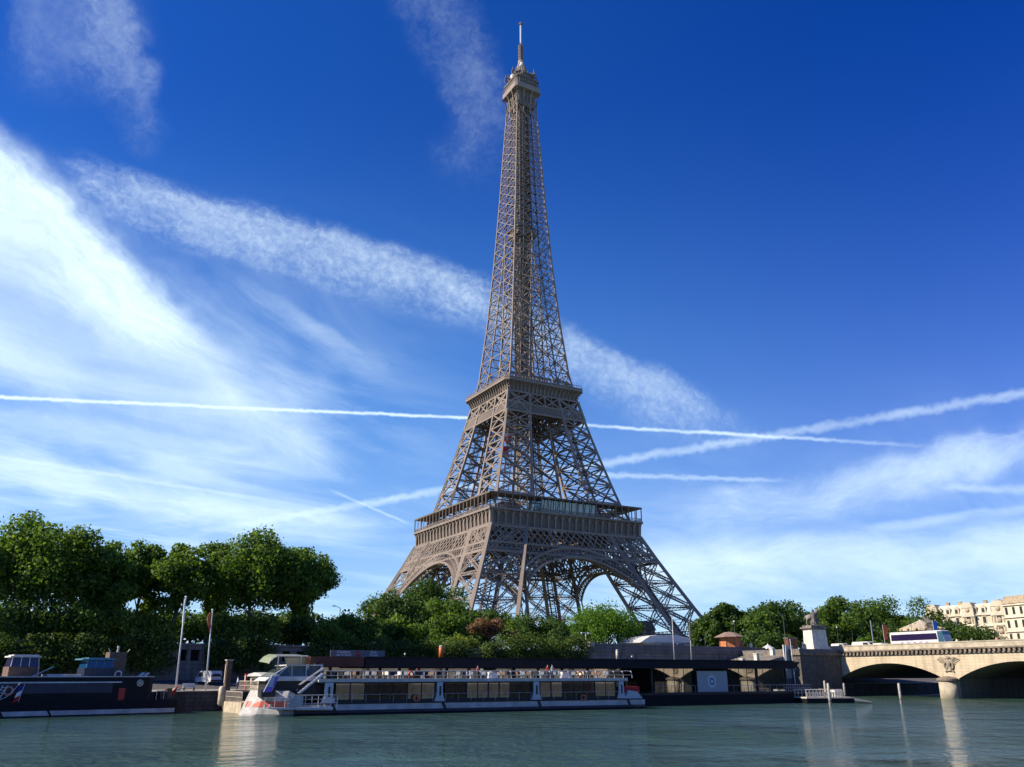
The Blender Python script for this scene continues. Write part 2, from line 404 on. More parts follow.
def strip_c(name, m, c0, c1, z0, z1, x0=-1500, x1=1500):
    mb = MB(); mb.add([(x0, qY(x0, c0), z0), (x1, qY(x1, c0), z0), (x1, qY(x1, c1), z1), (x0, qY(x0, c1), z1)], [(0, 1, 2, 3)])
    return tag(mb.build(name, m), kind='structure')
strip_c('river_water', M_WATER, -400, RC+30, WZ, WZ, -3000, 3000)
M_QUAYTOP = mat('quay_paving', (.30, .28, .25), .85, var=.3, vscale=.6, bump=.3, bscale=6)
M_COBBLE = stone('quay_cobbles', (.17, .16, .15), (.13, .125, .12), (.06, .06, .06), .25, .18, axes='xy', stain_amt=.4)
M_QUAYWALL = stone('quay_wall_stone', (.115, .105, .095), (.085, .08, .074), (.04, .04, .04), 1.3, .5, stain=(.02, .022, .018), stain_amt=.7)
M_WALL = stone('old_wall_stone', (.26, .235, .205), (.20, .18, .16), (.09, .085, .08), 1.5, .55, stain=(.05, .048, .045), stain_amt=.75)
M_WALL2 = stone('parapet_stone', (.20, .185, .17), (.16, .15, .14), (.08, .075, .07), 2.0, .7, stain=(.06, .058, .055), stain_amt=.6)
M_ASPH = mat('asphalt', (.055, .055, .055), .9, var=.25, vscale=1.5)
M_EARTH = mat('park_ground', (.10, .11, .06), .95, var=.4, vscale=.1)
# lower quay: paved lip along the water, cobbled port rising to the wall
strip_c('lower_quay_paving', M_QUAYTOP, QC, QC+5, -3.62, -3.45)
strip_c('lower_quay_cobbles', M_COBBLE, QC+5, RC, -3.45, -2.3)
mb = MB()
for k in range(-160, 160):
    x0, x1 = k*10.0, k*10.0+10
    mb.add([(x0, qY(x0, QC), -9), (x1, qY(x1, QC), -9), (x1, qY(x1, QC), -3.6), (x0, qY(x0, QC), -3.6)], [(0, 1, 2, 3)])
mb.build('quay_edge_wall', M_QUAYWALL)['kind'] = 'structure'
# upper street level: one sheet to the horizon
strip_c('ground', M_EARTH, RC, 9000, GZ, GZ, -9000, 9000)
strip_c('street', M_ASPH, RC+4, RC+18, GZ+.006, GZ+.006, -900, -45)
# right bank, where the photographer stands
strip_c('right_bank_quay', M_COBBLE, -400, -284, -3.44, -3.44)
mb = MB(); mb.add([(-1500, qY(-1500, -284), -9), (1500, qY(1500, -284), -9), (1500, qY(1500, -284), -3.44), (-1500, qY(-1500, -284), -3.44)], [(0, 1, 2, 3)])
mb.build('right_bank_edge', M_QUAYWALL)['kind'] = 'structure'
M_PALE = stone('pale_limestone', (.52, .46, .37), (.46, .41, .33), (.30, .27, .22), 1.6, .6, stain=(.22, .19, .15), stain_amt=.5)
M_COR0 = mat('dark_weathered_stone', (.24, .21, .17), .9, var=.3, vscale=.8)
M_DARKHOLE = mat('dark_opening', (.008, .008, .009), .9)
mb = MB(); mb.prism([(-420, -3.5), (-420, 3.6), (95, 3.6), (95, -3.5)], 0, 1.2, 'y')
o = mb.build('embankment_wall', M_PALE); o.location = (-120, qY(-120, -304), 0); o.rotation_euler.z = BANK_ROT
ew = o
for k, xq in enumerate((-300, -262, -221, -190, -168, -140, -117, -96, -70, -52, -31, -8, 17, 38, 60, 80)):  # unseen niches and buttresses, added to vary the reflections in the boat windows
    mb = MB(); w = 1.2+(k*7 % 5)*.5; mb.box(xq-w, 1.201, -3.4, xq+w, 1.25, -.4+(k % 3)*.8); mb.build('added_niche', M_DARKHOLE, ew)
    mb = MB(); mb.box(xq+6, 1.202, -3.5, xq+7.4, 1.6, 3.4); mb.build('added_buttress', M_COR0, ew)
mb = MB(); mb.box(-420, 1.203, 2.2, 95, 1.5, 2.6); mb.build('string_course', M_COR0, ew)
tag(o, 'long pale stone embankment wall on the photographer\'s own bank', 'wall')

mb = MB(); mb.prism([(100.5, -3.5), (100.5, 2.9), (420, 2.9), (420, -3.5)], 0, 1.2, 'y'); o = mb.build('embankment_wall', M_QUAYWALL); o.location = (-120, qY(-120, -304), 0); o.rotation_euler.z = BANK_ROT  # dark stone stands for the shade seen through the reflected arches
tag(o, 'dark embankment wall under and beyond the bridge on the photographer\'s bank', 'wall')
# ---- retaining wall of the left bank, with the door-like openings
def along(x): return x                       # wall-frame helper: local x measured along the bank from (-180, RC)
M_DARKHOLE = mat('dark_opening', (.008, .008, .009), .9)
WO = Vector((-180, qY(-180, RC), 0)); WE = Vector((math.cos(BANK_ROT), math.sin(BANK_ROT), 0))
def wx(px, py=660, off=0.0):                 # picture column -> distance along the wall
    p = onC(px, py, RC+off); return (p-WO).dot(WE)
wall = thing('retaining_wall', 'long dark stone retaining wall with square openings behind the lower quay', 'wall', tuple(WO), BANK_ROT)
xR = wx(762); xM = wx(587)
def wall_seg(mb, x0, x1, z0, z1, y0=0.0, y1=.9): mb.box(x0, y0, z0, x1, y1, z1)
opens = []
for px0, px1 in ((-8, 3), (178, 186), (190, 199), (282, 290), (296, 304), (-40, -30)):
    opens.append((wx(px0), wx(px1)))
opens.sort()
mb = MB(); z0o, z1o = .55, 2.15
xs = -260.0
for a, b_ in opens+[(xM, xM)]:
    mb.box(xs, 0, -3.2, a, .9, 2.75); 
    if b_ > a:
        mb.box(a, 0, -3.2, b_, .9, z0o); mb.box(a, 0, z1o, b_, .9, 2.75)
    xs = b_
mb.build('wall', M_WALL2, wall)
mb = MB()
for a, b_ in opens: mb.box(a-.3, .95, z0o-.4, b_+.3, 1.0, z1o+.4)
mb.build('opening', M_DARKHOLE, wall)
mb = MB(); mb.box(-260, -.18, 2.752, xM, 1.0, 3.1); mb.build('coping', M_WALL2, wall)
# taller wall right of the hedge
tall = thing('parapet_wall', 'tall weathered stone wall with dark parapet band above pontoon roof', 'wall', tuple(WO), BANK_ROT)
mb = MB(); mb.box(xM+1.4, .05, -3.2, xR, .9, 3.0); mb.build('wall', M_WALL, tall)
mb = MB(); mb.box(xM+1.0, -.15, 3.003, xR+1.5, .95, 4.62); mb.build('parapet', M_WALL2, tall)
for px in (637, 692, 728):
    x = wx(px); mb = MB(); mb.box(x-.22, -.12, -3.2, x+.22, .04, 3.0); mb.build('pilaster', M_WALL2, tall)
mb = MB(); mb.box(xM-.3, -.6, -3.2, xM+1.0, .9, 3.9); mb.build('pier', M_WALL2, tall)
mb = MB(); mb.box(xM+.35, -.75, 3.903, xM+1.5, 1.0, 4.9); mb.build('pier_cap', M_PALE, tall)
# stairs between wall and bridge: sloped parapet climbing to the right with white blocks
M_WHITEST = mat('white_stone', (.62, .58, .52), .8, var=.12, vscale=2)
st = thing('quay_stairs', 'stone stairs with three pale stepped blocks beside the bridge abutment', 'stairs', tuple(WO), BANK_ROT)
SF = 3.2-(RC-QC)                              # local y of the stair front, near the abutment face
off = 3.2+QC-RC
xa, xb = wx(738, 660, off), wx(799.5, 660, off)
mb = MB(); n = 16
for i in range(n):
    x0 = xa+(xb-xa)*i/n; mb.box(x0, SF+.5, -3.4, x0+(xb-xa)/n-.004, 0, -1.0+4.0*(i+1)/n)
mb.build('steps', M_WALL2, st)
for px, py in ((743, 662), (757, 657), (773, 652)):
    p = onC(px, py, RC+off); x = (p-WO).dot(WE); mb = MB(); mb.box(x-.45, SF-.2, p.z-.7, x+.45, SF+.6, p.z+.55); mb.box(x-.55, SF-.3, p.z+.552, x+.55, SF+.7, p.z+.72); mb.build('newel_block', M_WHITEST, st)
mb = MB(); mb.prism([(xa-1, -3.6), (xb, -3.6), (xb, 3.2), (xa-1, -.6)], SF, SF+.45, 'y'); mb.build('side_wall', M_WALL2, st)

# ================================================================== BRIDGE
M_BR = stone('bridge_limestone', (.56, .47, .33), (.50, .42, .30), (.40, .34, .24), 2.0, .55, stain=(.24, .18, .12), stain_amt=.6, axes='yz', sscale=.16, streaky=.04)
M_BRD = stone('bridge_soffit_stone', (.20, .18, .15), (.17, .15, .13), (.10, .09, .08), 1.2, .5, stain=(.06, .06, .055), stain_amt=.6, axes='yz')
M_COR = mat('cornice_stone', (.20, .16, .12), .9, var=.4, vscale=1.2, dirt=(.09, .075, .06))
M_PAR = mat('bridge_parapet_stone', (.44, .39, .29), .85, var=.2, vscale=.8, dirt=(.30, .26, .19))
br = thing('stone_bridge', 'long pale stone arch bridge with winged crests over round piers', 'bridge', (0, 0, 0))
BX = 17.5; PITCHB = 28.8; Y0 = -170.2; ZS, ZC = -2.4, .65; SPAN = 25.5
arches = [(Y0-PITCHB*k-SPAN, Y0-PITCHB*k) for k in range(5)]
def arch_z(y):
    for a, b_ in arches:
        if a <= y <= b_:
            h = SPAN/2; s = ZC-ZS; Rr = (h*h+s*s)/(2*s); d = y-(a+b_)/2
            return ZC-Rr+math.sqrt(Rr*Rr-d*d)
    return None
ys = []
for a, b_ in arches:
    ys += [a+(b_-a)*i/28 for i in range(29)]
ys = sorted(ys)
ZT = 2.25
mb = MB(); mb2 = MB(); so_ = MB()
for y0, y1 in zip(ys, ys[1:]):
    z0 = arch_z(y0); z1 = arch_z(y1)
    if y1-y0 > 2: z0 = z1 = -7.5                              # over a pier
    for X, flip in ((-BX, 1), (BX, -1)):
        (mb if X < 0 else mb2).add([(X, y0, z0), (X, y1, z1), (X, y1, ZT), (X, y0, ZT)], [(0, 1, 2, 3)])
    if z0 > -7: so_.add([(-BX, y0, z0), (BX, y0, z0), (BX, y1, z1), (-BX, y1, z1)], [(0, 1, 2, 3)])
    else:
        so_.add([(-BX, y0, -7.5), (BX, y0, -7.5), (BX, y0, ZS), (-BX, y0, ZS)], [(0, 1, 2, 3)]); so_.add([(-BX, y1, -7.5), (BX, y1, -7.5), (BX, y1, ZS), (-BX, y1, ZS)], [(0, 1, 2, 3)])
mb.add([(-BX, Y0, -7), (-BX, Y0+14, -7), (-BX, Y0+14, ZT), (-BX, Y0, ZT)], [(0, 1, 2, 3)])
YE = arches[-1][0]
mb.add([(-BX, YE-40, -7), (-BX, YE, -7), (-BX, YE, ZT), (-BX, YE-40, ZT)], [(0, 1, 2, 3)])
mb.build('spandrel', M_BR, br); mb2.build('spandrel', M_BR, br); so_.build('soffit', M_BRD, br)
# arch rings, a little proud
for k, (a, b_) in enumerate(arches):
    mb = MB(); n = 32
    for i in range(n):
        y0, y1 = a+(b_-a)*i/n, a+(b_-a)*(i+1)/n; z0, z1 = arch_z(y0+1e-6), arch_z(y1-1e-6)
        mb.hexa([(-BX-.05, y0, z0), (-BX+.3, y0, z0), (-BX+.3, y1, z1), (-BX-.05, y1, z1), (-BX-.05, y0, z0+.75), (-BX+.3, y0, z0+.75), (-BX+.3, y1, z1+.75), (-BX-.05, y1, z1+.75)])
    mb.build('arch_ring', M_BR, br)
for k in range(4):
    yc = (arches[k][0]+arches[k+1][1])/2
    p = bpy.data.objects.new('pier', None); COL.objects.link(p); p.parent = br; p.location = (-BX, yc, 0)
    mb = MB(); mb.lathe([(1.75, -7.5), (1.7, -2.95)], 24, (-1.3, 0, 0)); mb.build('cutwater', M_PAR, p, True)
    mb = MB(); mb.lathe([(1.72, -2.948), (2.0, -2.8), (2.0, -2.45), (1.5, -2.2), (.5, -2.0)], 24, (-1.3, 0, 0)); mb.build('pier_cap', M_COR, p)
    # winged crest: eagle in a wreath, carved in relief
    e = MB(); zc = .55; X = -.18
    e.torus((X, 0, zc-.5), .95, .22, (1, 0, 0), 20, 6)
    e.ball((X-.1, 0, zc), 1.0, (.25, .48, .85)); e.ball((X-.2, -.1, zc+1.05), .36, (.6, 1, 1)); e.bar((X-.3, -.35, zc+1.05), (X-.35, -.7, zc+.9), .16)
    for sg in (-1, 1):
        for q in range(5):
            L = 2.0-.34*q
            e.bar((X-.05, sg*.35, zc+.72-q*.13), (X-.12, sg*(.35+L*.6), zc+1.0-q*.24), .15, .2); e.bar((X-.12, sg*(.35+L*.6), zc+1.0-q*.24), (X-.08, sg*(.35+L), zc+.62-q*.26), .12, .17)
        e.bar((X-.12, sg*.3, zc-.7), (X-.2, sg*.55, zc-1.25), .26)
        e.bar((X, sg*.2, zc-1.2), (X-.05, sg*.95, zc-1.7), .2, .2)
    e.prism([(-.3, zc-.8), (.3, zc-.8), (.45, zc-1.6), (-.45, zc-1.6)], X-.1, X+.1, 'x')
    em = e.build('emblem', mat('carved_stone', (.27, .23, .17), .9, var=.35, vscale=2), br); em.location = (-BX, yc, 0)
mb = MB(); y = YE-38
cb = MB()
while y < Y0+13:
    cb.box(-BX-.62, y, ZT+.25, -BX-.001, y+.5, ZT+.85); y += .98
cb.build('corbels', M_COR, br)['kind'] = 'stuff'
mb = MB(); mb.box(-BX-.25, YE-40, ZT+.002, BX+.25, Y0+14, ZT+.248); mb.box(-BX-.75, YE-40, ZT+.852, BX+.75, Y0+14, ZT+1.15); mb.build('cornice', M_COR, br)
for X in (-BX-.45, BX-.05):
    mb = MB(); mb.box(X, YE-40, ZT+1.153, X+.5, Y0+3.5, 4.36); mb.box(X-.1, YE-40, 4.363, X+.6, Y0+3.5, 4.56); mb.build('parapet', M_PAR, br)
mb = MB(); mb.box(-13, YE-60, ZT+1.153, 13, Y0+26, ZT+1.17); o = mb.build('roadway', M_ASPH, br)
mb = MB()
for s in (-1, 1): mb.box(min(s*13.01, s*16.9), YE-60, ZT+1.154, max(s*13.01, s*16.9), Y0+20, ZT+1.3)
mb.build('pavement', M_QUAYTOP, br)

# bridge abutment block
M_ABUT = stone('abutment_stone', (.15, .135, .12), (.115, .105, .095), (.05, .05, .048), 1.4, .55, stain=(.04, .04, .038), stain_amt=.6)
ab = thing('bridge_abutment', 'dark weathered stone abutment block below the nearer horse statue', 'abutment', (0, 0, 0))
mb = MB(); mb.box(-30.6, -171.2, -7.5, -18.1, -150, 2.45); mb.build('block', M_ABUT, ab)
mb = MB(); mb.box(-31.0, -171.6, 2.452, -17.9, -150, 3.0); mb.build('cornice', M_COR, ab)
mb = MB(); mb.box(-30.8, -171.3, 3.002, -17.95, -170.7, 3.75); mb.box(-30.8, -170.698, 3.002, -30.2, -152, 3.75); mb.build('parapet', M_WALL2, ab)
# pedestals and horse statues
M_PED = mat('pedestal_limestone', (.66, .62, .54), .85, var=.1, vscale=1.0, dirt=(.50, .46, .39))
M_STAT = mat('weathered_statue_stone', (.19, .17, .15), .9, var=.5, vscale=1.5, dirt=(.06, .055, .05), bump=.6, bscale=5)
def skin(name, pts, edges, radii, m, parent, root=0, sub=2):
    me = bpy.data.meshes.new(name); me.from_pydata([tuple(p) for p in pts], edges, [])
    o = bpy.data.objects.new(name, me); COL.objects.link(o); o.parent = parent
    md = o.modifiers.new('skin', 'SKIN'); md.use_smooth_shade = True
    lay = me.skin_vertices[0] if me.skin_vertices else None
    if lay is None:
        bpy.context.view_layer.objects.active = o
        bm = bmesh.new(); bm.from_mesh(me); bm.verts.layers.skin.verify(); bm.to_mesh(me); bm.free(); lay = me.skin_vertices[0]
    for i, r in enumerate(radii):
        lay.data[i].radius = (r, r) if not isinstance(r, tuple) else r
        lay.data[i].use_root = (i == root)
    sd = o.modifiers.new('sub', 'SUBSURF'); sd.levels = sub; sd.render_levels = sub
    me.materials.append(m); return o
def pedestal(loc, label):
    p = thing('statue_pedestal', label, 'pedestal', loc, 0, 'statue pedestals at the bridge end')
    mb = MB(); mb.box(-2.9, -1.9, 0, 2.9, 1.9, .9); mb.box(-2.65, -1.65, .902, 2.65, 1.65, 1.35); mb.build('plinth', M_PED, p)
    mb = MB(); mb.hexa([(-2.4, -1.4, 1.352), (2.4, -1.4, 1.352), (2.4, 1.4, 1.352), (-2.4, 1.4, 1.352), (-2.25, -1.25, 5.0), (2.25, -1.25, 5.0), (2.25, 1.25, 5.0), (-2.25, 1.25, 5.0)]); mb.build('shaft', M_PED, p)
    mb = MB(); mb.box(-2.45, -1.45, 5.002, 2.45, 1.45, 5.25); mb.box(-2.7, -1.7, 5.252, 2.7, 1.7, 5.55); mb.box(-2.3, -1.3, 5.552, 2.3, 1.3, 5.95); mb.build('cap', M_STAT, p)
    return p
def horse_group(loc, label, rz=0.0):
    h = thing('horse_statue', label, 'statue', loc, rz, 'warrior and horse statues')
    V = []; Ed = []; Rd = []
    def a(p, r, to=None):
        V.append(p); Rd.append(r)
        if to is not None: Ed.append((to, len(V)-1))
        return len(V)-1
    hip = a((-1.1, 0, 2.15), .52); mid = a((-.3, 0, 2.05), .55, hip); ch = a((.55, 0, 2.2), .56, mid)
    n1 = a((1.0, 0, 2.8), .40, ch); n2 = a((1.25, 0, 3.35), .28, n1); hd = a((1.55, 0, 3.45), .25, n2); mz = a((1.95, 0, 3.05), .15, hd)
    for y in (-.32, .32):
        k = a((-1.05, y, 1.5), .28, hip); hk = a((-1.3, y, .85), .15, k); ft = a((-1.2, y, .12), .13, hk); a((-1.0, y, .06), .12, ft)
    k = a((.75, -.32, 1.45), .22, ch); kn = a((.8, -.32, .8), .15, k); ft = a((.75, -.32, .12), .13, kn)
    k = a((.95, .32, 1.55), .22, ch); kn = a((1.35, .32, 1.3), .15, k); ft = a((1.3, .32, .75), .12, kn)
    tl = a((-1.6, 0, 2.1), .16, hip); a((-1.8, 0, 1.3), .14, tl)
    skin('horse', V, Ed, Rd, M_STAT, h)
    V.clear(); Ed.clear(); Rd.clear()
    pv = a((.2, -1.0, 1.9), .26); w = a((.2, -1.0, 2.3), .27, pv); s = a((.22, -1.0, 2.85), .32, w); nk = a((.24, -1.0, 3.15), .13, s); hd = a((.26, -1.0, 3.4), .2, nk); a((.26, -1.0, 3.65), .17, hd)
    for x in (-.2, .22):
        k = a((.2+x, -1.02, 1.1), .17, pv); ft = a((.2+x*1.2, -1.0, .1), .12, k); a((.45+x*1.2, -1.05, .06), .1, ft)
    e1 = a((.7, -.9, 2.55), .12, s); a((1.15, -.55, 2.8), .1, e1)
    e2 = a((-.25, -1.1, 2.4), .12, s); a((-.2, -1.2, 1.9), .1, e2)
    skin('warrior', V, Ed, Rd, M_STAT, h)
    mb = MB(); mb.hexa([(-.25, -1.45, .6), (.45, -1.45, .6), (.35, -1.25, .6), (-.15, -1.25, .6), (-.1, -1.3, 2.9), (.5, -1.3, 2.9), (.45, -1.15, 2.9), (-.05, -1.15, 2.9)]); mb.build('cloak', M_STAT, h)
    mb = MB(); mb.box(-1.9, -1.35, -.02, 1.9, .75, .06); mb.box(-.6, -.2, .061, .3, .45, 1.6); mb.build('base', M_STAT, h)
    return h
pedestal((-22.6, -168.9, 3.003), 'pale stone pedestal on the dark abutment left of the arches')
horse_group((-22.6, -168.7, 8.953), 'weathered stone warrior with horse on the pedestal left of the arches', -0.9)
pedestal((22.4, -166.9, 3.003), 'pale stone pedestal mostly hidden behind the white coach')
horse_group((22.4, -166.7, 8.953), 'dark stone warrior with horse rising behind the white coach', 2.3)
# ================================================================== THE TOWER
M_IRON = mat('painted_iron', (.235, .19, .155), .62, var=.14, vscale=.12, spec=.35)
M_IRON_SHADED = mat('painted_iron_shaded', (.150, .120, .098), .7, var=.2, vscale=.15)  # same paint darkened: the shade behind the lattice put into the colour
M_PLATE = mat('painted_iron_plate', (.135, .108, .088), .65, var=.2, vscale=.35)  # same paint kept dark, so colour carries part of the lit-shaded contrast
M_MASON = stone('masonry_base', (.40, .36, .30), (.34, .31, .26), (.2, .18, .16), 1.2, .5)
M_PAVGLASS = glass('pavilion_glass', (.05, .16, .24), .75, .05, 2.2)
tw = thing('lattice_tower', 'tall brown wrought iron lattice tower rising above the trees', 'tower', (0, 0, 0))
_zo = [0, 18.5, 30, 41, 50, 57.6, 66, 85, 100, 111, 120.8, 151, 180, 215, 245, 267, 272]
_wo = [60.5, 50.6, 44.8, 39.4, 35.2, 32.0, 28.8, 23.6, 19.85, 17.5, 15.0, 12.1, 10.0, 8.0, 6.6, 5.5, 5.3]
def wo(z): return float(np.interp(z, _zo, _wo))
def LW(z): return float(np.interp(z, [0, 50, 57.6, 68, 100, 111, 121], [19.8, 15.6, 15.5, 15.3, 11.4, 10.3, 9.3]))
def wi(z): return wo(z)-LW(z) if z <= 121 else float(np.interp(z, [121, 190], [5.6, 0.0]))
def part(name, parent=None):
    o = bpy.data.objects.new(name, None); COL.objects.link(o); o.parent = parent or tw; return o
def leg(name, sx, sy, zs, ch, br_, rail, solid=0.0):
    root = part(name)
    C4 = lambda z: [(sx*a, sy*b, z) for a, b in ((wo(z), wo(z)), (wi(z), wo(z)), (wi(z), wi(z)), (wo(z), wi(z)))]
    for k in range(4):
        mb = MB()
        for z0, z1 in zip(zs, zs[1:]): mb.bar(C4(z0)[k], C4(z1)[k], ch, ch)
        mb.build('chord', M_IRON, root)
    mb = MB(); inn = MB()
    for z0, z1 in zip(zs, zs[1:]):
        A, B = C4(z0), C4(z1)
        for k in range(4):
            p, q, r, s = map(Vector, (A[k], A[(k+1) % 4], B[k], B[(k+1) % 4]))
            nrm = (q-p).cross(r-p)
            tgt = mb if k in (0, 3) else inn
            if solid:
                tgt.bar(p, s, solid); tgt.bar(q, r, solid); tgt.bar(r, s, solid); tgt.bar((p+r)/2, (q+s)/2, solid*.6)
                continue
            tgt.truss(p, s, br_, nrm, rail); tgt.truss(q, r, br_, nrm, rail)
            tgt.truss(r, s, br_*.9, nrm, rail)
            # secondary star bracing
            c = (p+q+r+s)/4
            for e in ((p+r)/2, (q+s)/2): tgt.bar(c, e, rail*.6)
        # diaphragm
        inn.bar(B[0], B[2], rail); inn.bar(B[1], B[3], rail)
        c0 = sum((Vector(x) for x in A), Vector())/4; c1 = sum((Vector(x) for x in B), Vector())/4
        for dx, dy in ((1.3, 0), (-1.3, 0), (0, 1.6)):
            inn.bar(c0+Vector((dx, dy, 0)), c1+Vector((dx, dy, 0)), rail*1.3)
        for q in range(6): 
            m_ = c0.lerp(c1, q/6); inn.bar(m_+Vector((-1.6, -1.6, 0)), m_+Vector((1.6, 1.6, 0)), rail*.8); inn.bar(m_+Vector((1.6, -1.6, 0)), m_+Vector((-1.6, 1.6, 0)), rail*.8)
    mb.build('bracing', M_IRON, root); inn.build('inner_bracing', M_IRON_SHADED, root)
    return root
for sx in (-1, 1):
    for sy in (-1, 1):
        r = leg('leg', sx, sy, [3.0, 13.5, 23.5, 33, 42, 51.5], 1.35, 1.25, .30)
        for a, b_ in ((wo(2), wo(2)), (wi(2), wo(2)), (wi(2), wi(2)), (wo(2), wi(2))):
            mb = MB(); x, y = sx*a, sy*b_
            mb.hexa([(x-3.2, y-3.2, 1), (x+3.2, y-3.2, 1), (x+3.2, y+3.2, 1), (x-3.2, y+3.2, 1), (x-1.8, y-1.8, 5.4), (x+1.8, y-1.8, 5.4), (x+1.8, y+1.8, 5.4), (x-1.8, y+1.8, 5.4)])
            mb.build('masonry_shoe', M_MASON, r)
        leg('upper_leg', sx, sy, [57.7, 65.5, 73.5, 81.2, 88.5, 95.5, 102.3, 111.5], .95, .85, .22, .52)

# a face frame: u along the face, z up, d depth behind the sloping outer plane
def face(k):
    c, s = [(1, 0), (0, 1), (-1, 0), (0, -1)][k]
    def P(u, z, off=0.0, w=None):
        y = -(wo(z) if w is None else w)+off; return (u*c-y*s, u*s+y*c, z)
    return P
def lattice(mb, P, z0, z1, n, t, rows=1, hw=None, off=0.0, double=False):
    f = lambda z: (wo(z) if hw is None else hw(z))
    for r in range(rows):
        a, b_ = z0+(z1-z0)*r/rows, z0+(z1-z0)*(r+1)/rows
        for i in range(n):
            u0, u1 = -1+2*i/n, -1+2*(i+1)/n
            mb.bar(P(u0*f(a), a, off), P(u1*f(b_), b_, off), t); mb.bar(P(u1*f(a), a, off), P(u0*f(b_), b_, off), t)
            if double:
                um = (u0+u1)/2; zm = (a+b_)/2
                mb.bar(P(um*f(a), a, off), P(u1*f(zm), zm, off), t*.8); mb.bar(P(um*f(a), a, off), P(u0*f(zm), zm, off), t*.8)
                mb.bar(P(um*f(b_), b_, off), P(u1*f(zm), zm, off), t*.8); mb.bar(P(um*f(b_), b_, off), P(u0*f(zm), zm, off), t*.8)
ZA, RO, RI = 5.0, 39.2, 35.6
for k in range(4):
    P = face(k)
    # ---- first girder: diamond lattice, thin band, verticals
    g = part('first_girder')
    mb = MB(); lattice(mb, P, 44.6, 51.0, 13, .42, 1, double=True)
    mb.build('diamond_lattice', M_IRON, g)
    mb = MB(); lattice(mb, P, 41.2, 44.4, 40, .26, 1); mb.build('lattice_band', M_IRON, g)
    mb = MB()
    for z, t in ((51.1, .8), (44.5, .7), (41.0, .7)): mb.bar(P(-wo(z), z), P(wo(z), z), .8, t)
    for i in range(-4, 5): 
        if abs(i) != 0: mb.bar(P(i/4*wo(41)*.98, 41), P(i/4*wo(51)*.98, 51), .4)
    mb.build('girder_rails', M_IRON, g)
    mb = MB(); lattice(mb, P, 42, 51, 12, .5, 1, off=7.0); mb.bar(P(-30, 42, 7), P(30, 42, 7), .7); lattice(mb, P, 44, 51, 10, .5, 1, off=16.0, hw=lambda z: 26); mb.build('back_girder', M_IRON_SHADED, g)
    # ---- decorative arch
    a = part('arch')
    mb = MB(); deg0 = 4; N = 44
    pts = []
    for i in range(N+1):
        th = R_(deg0+(180-2*deg0)*i/N)
        ci, si = math.cos(th), math.sin(th)
        zo_, zi_ = ZA+RO*si, ZA+RI*si; sg = 1 if ci > 0 else -1
        pts.append((sg*min(abs(RO*ci), wi(zo_)+.2), zo_, sg*min(abs(RI*ci), wi(zi_)-2.9), zi_))
    for i in range(N):
        (a0, b0, c0, d0), (a1, b1, c1, d1) = pts[i], pts[i+1]
        merged = RO*abs(math.cos(R_(deg0+(180-2*deg0)*(i+.5)/N))) > wi((b0+b1)/2)+1.2      # ring runs on along the leg's inner chord
        if merged:
            mb.bar(P(a0, b0, -.25), P(a1, b1, -.25), .6, .6); mb.bar(P(c0, d0, -.25), P(c1, d1, -.25), .5, .5)
            if i % 2: mb.bar(P(a0, b0, -.2), P(c1, d1, -.2), .22)
            continue
        for off in (-.25, 2.6):
            mb.bar(P(a0, b0, off), P(a1, b1, off), .75, .75); mb.bar(P(c0, d0, off), P(c1, d1, off), .75, .75)
        mb.bar(P(a0, b0, -.2), P(c0, d0, -.2), .42)
        am, bm_, cm, dm = (a0+a1)/2, (b0+b1)/2, (c0+c1)/2, (d0+d1)/2
        mb.bar(P(am, bm_, -.2), P(cm, dm, -.2), .26)
        mb.bar(P(c0, d0, 0), P(c0, d0, 2.6), .3); mb.bar(P(c0, d0, -.1), P(c1, d1, 2.6), .22); mb.bar(P(a0, b0, -.1), P(a1, b1, 2.6), .22)
        mb.bar(P((a0+c0)/2, (b0+d0)/2, -.2), P((a1+c1)/2, (b1+d1)/2, -.2), .3)
    mb.build('arch_ring', M_IRON, a)
    arc = [MB(), MB()]                                     # open arcade between ring and girder
    for i in range(N+1):
        mb = arc[0] if i <= N//2 else arc[1]
        th = R_(deg0+(180-2*deg0)*i/N); ci, si = math.cos(th), math.sin(th)
        if 26 < math.degrees(th) < 154:
            x0, z0 = RO*ci, ZA+RO*si; ztop = 41.0
            if z0 < ztop-.8:
                dx = ci*(ztop-z0)*.55; lim = wo(ztop)-LW(ztop)+1
                x1 = x0+dx
                if abs(x1) > lim+8: continue
                mb.bar(P(x0, z0), P(x1, ztop), .55)
                sg = 1 if x0 > 0 else -1
                mb.bar(P(x1, ztop-.5), P(x1-sg*.9, ztop-1.5), .3); mb.bar(P(x1, ztop-.5), P(x1+sg*.9, ztop-1.5), .3)
    for q in arc: q.build('spandrel_arcade', M_IRON, a)
    # ---- console zone and gallery of the first floor
    g = part('first_gallery')
    mb = MB(); mb.hexa([P(-34.2, 51.5, 0, 34.0), P(34.2, 51.5, 0, 34.0), P(34.2, 51.5, 0, 33.5), P(-34.2, 51.5, 0, 33.5), P(-34.3, 57.0, 0, 34.3), P(34.3, 57.0, 0, 34.3), P(34.3, 57, 0, 33.5), P(-34.3, 57, 0, 33.5)]); mb.build('frieze_panel', M_PLATE, g)
    mb = MB(); n = 22
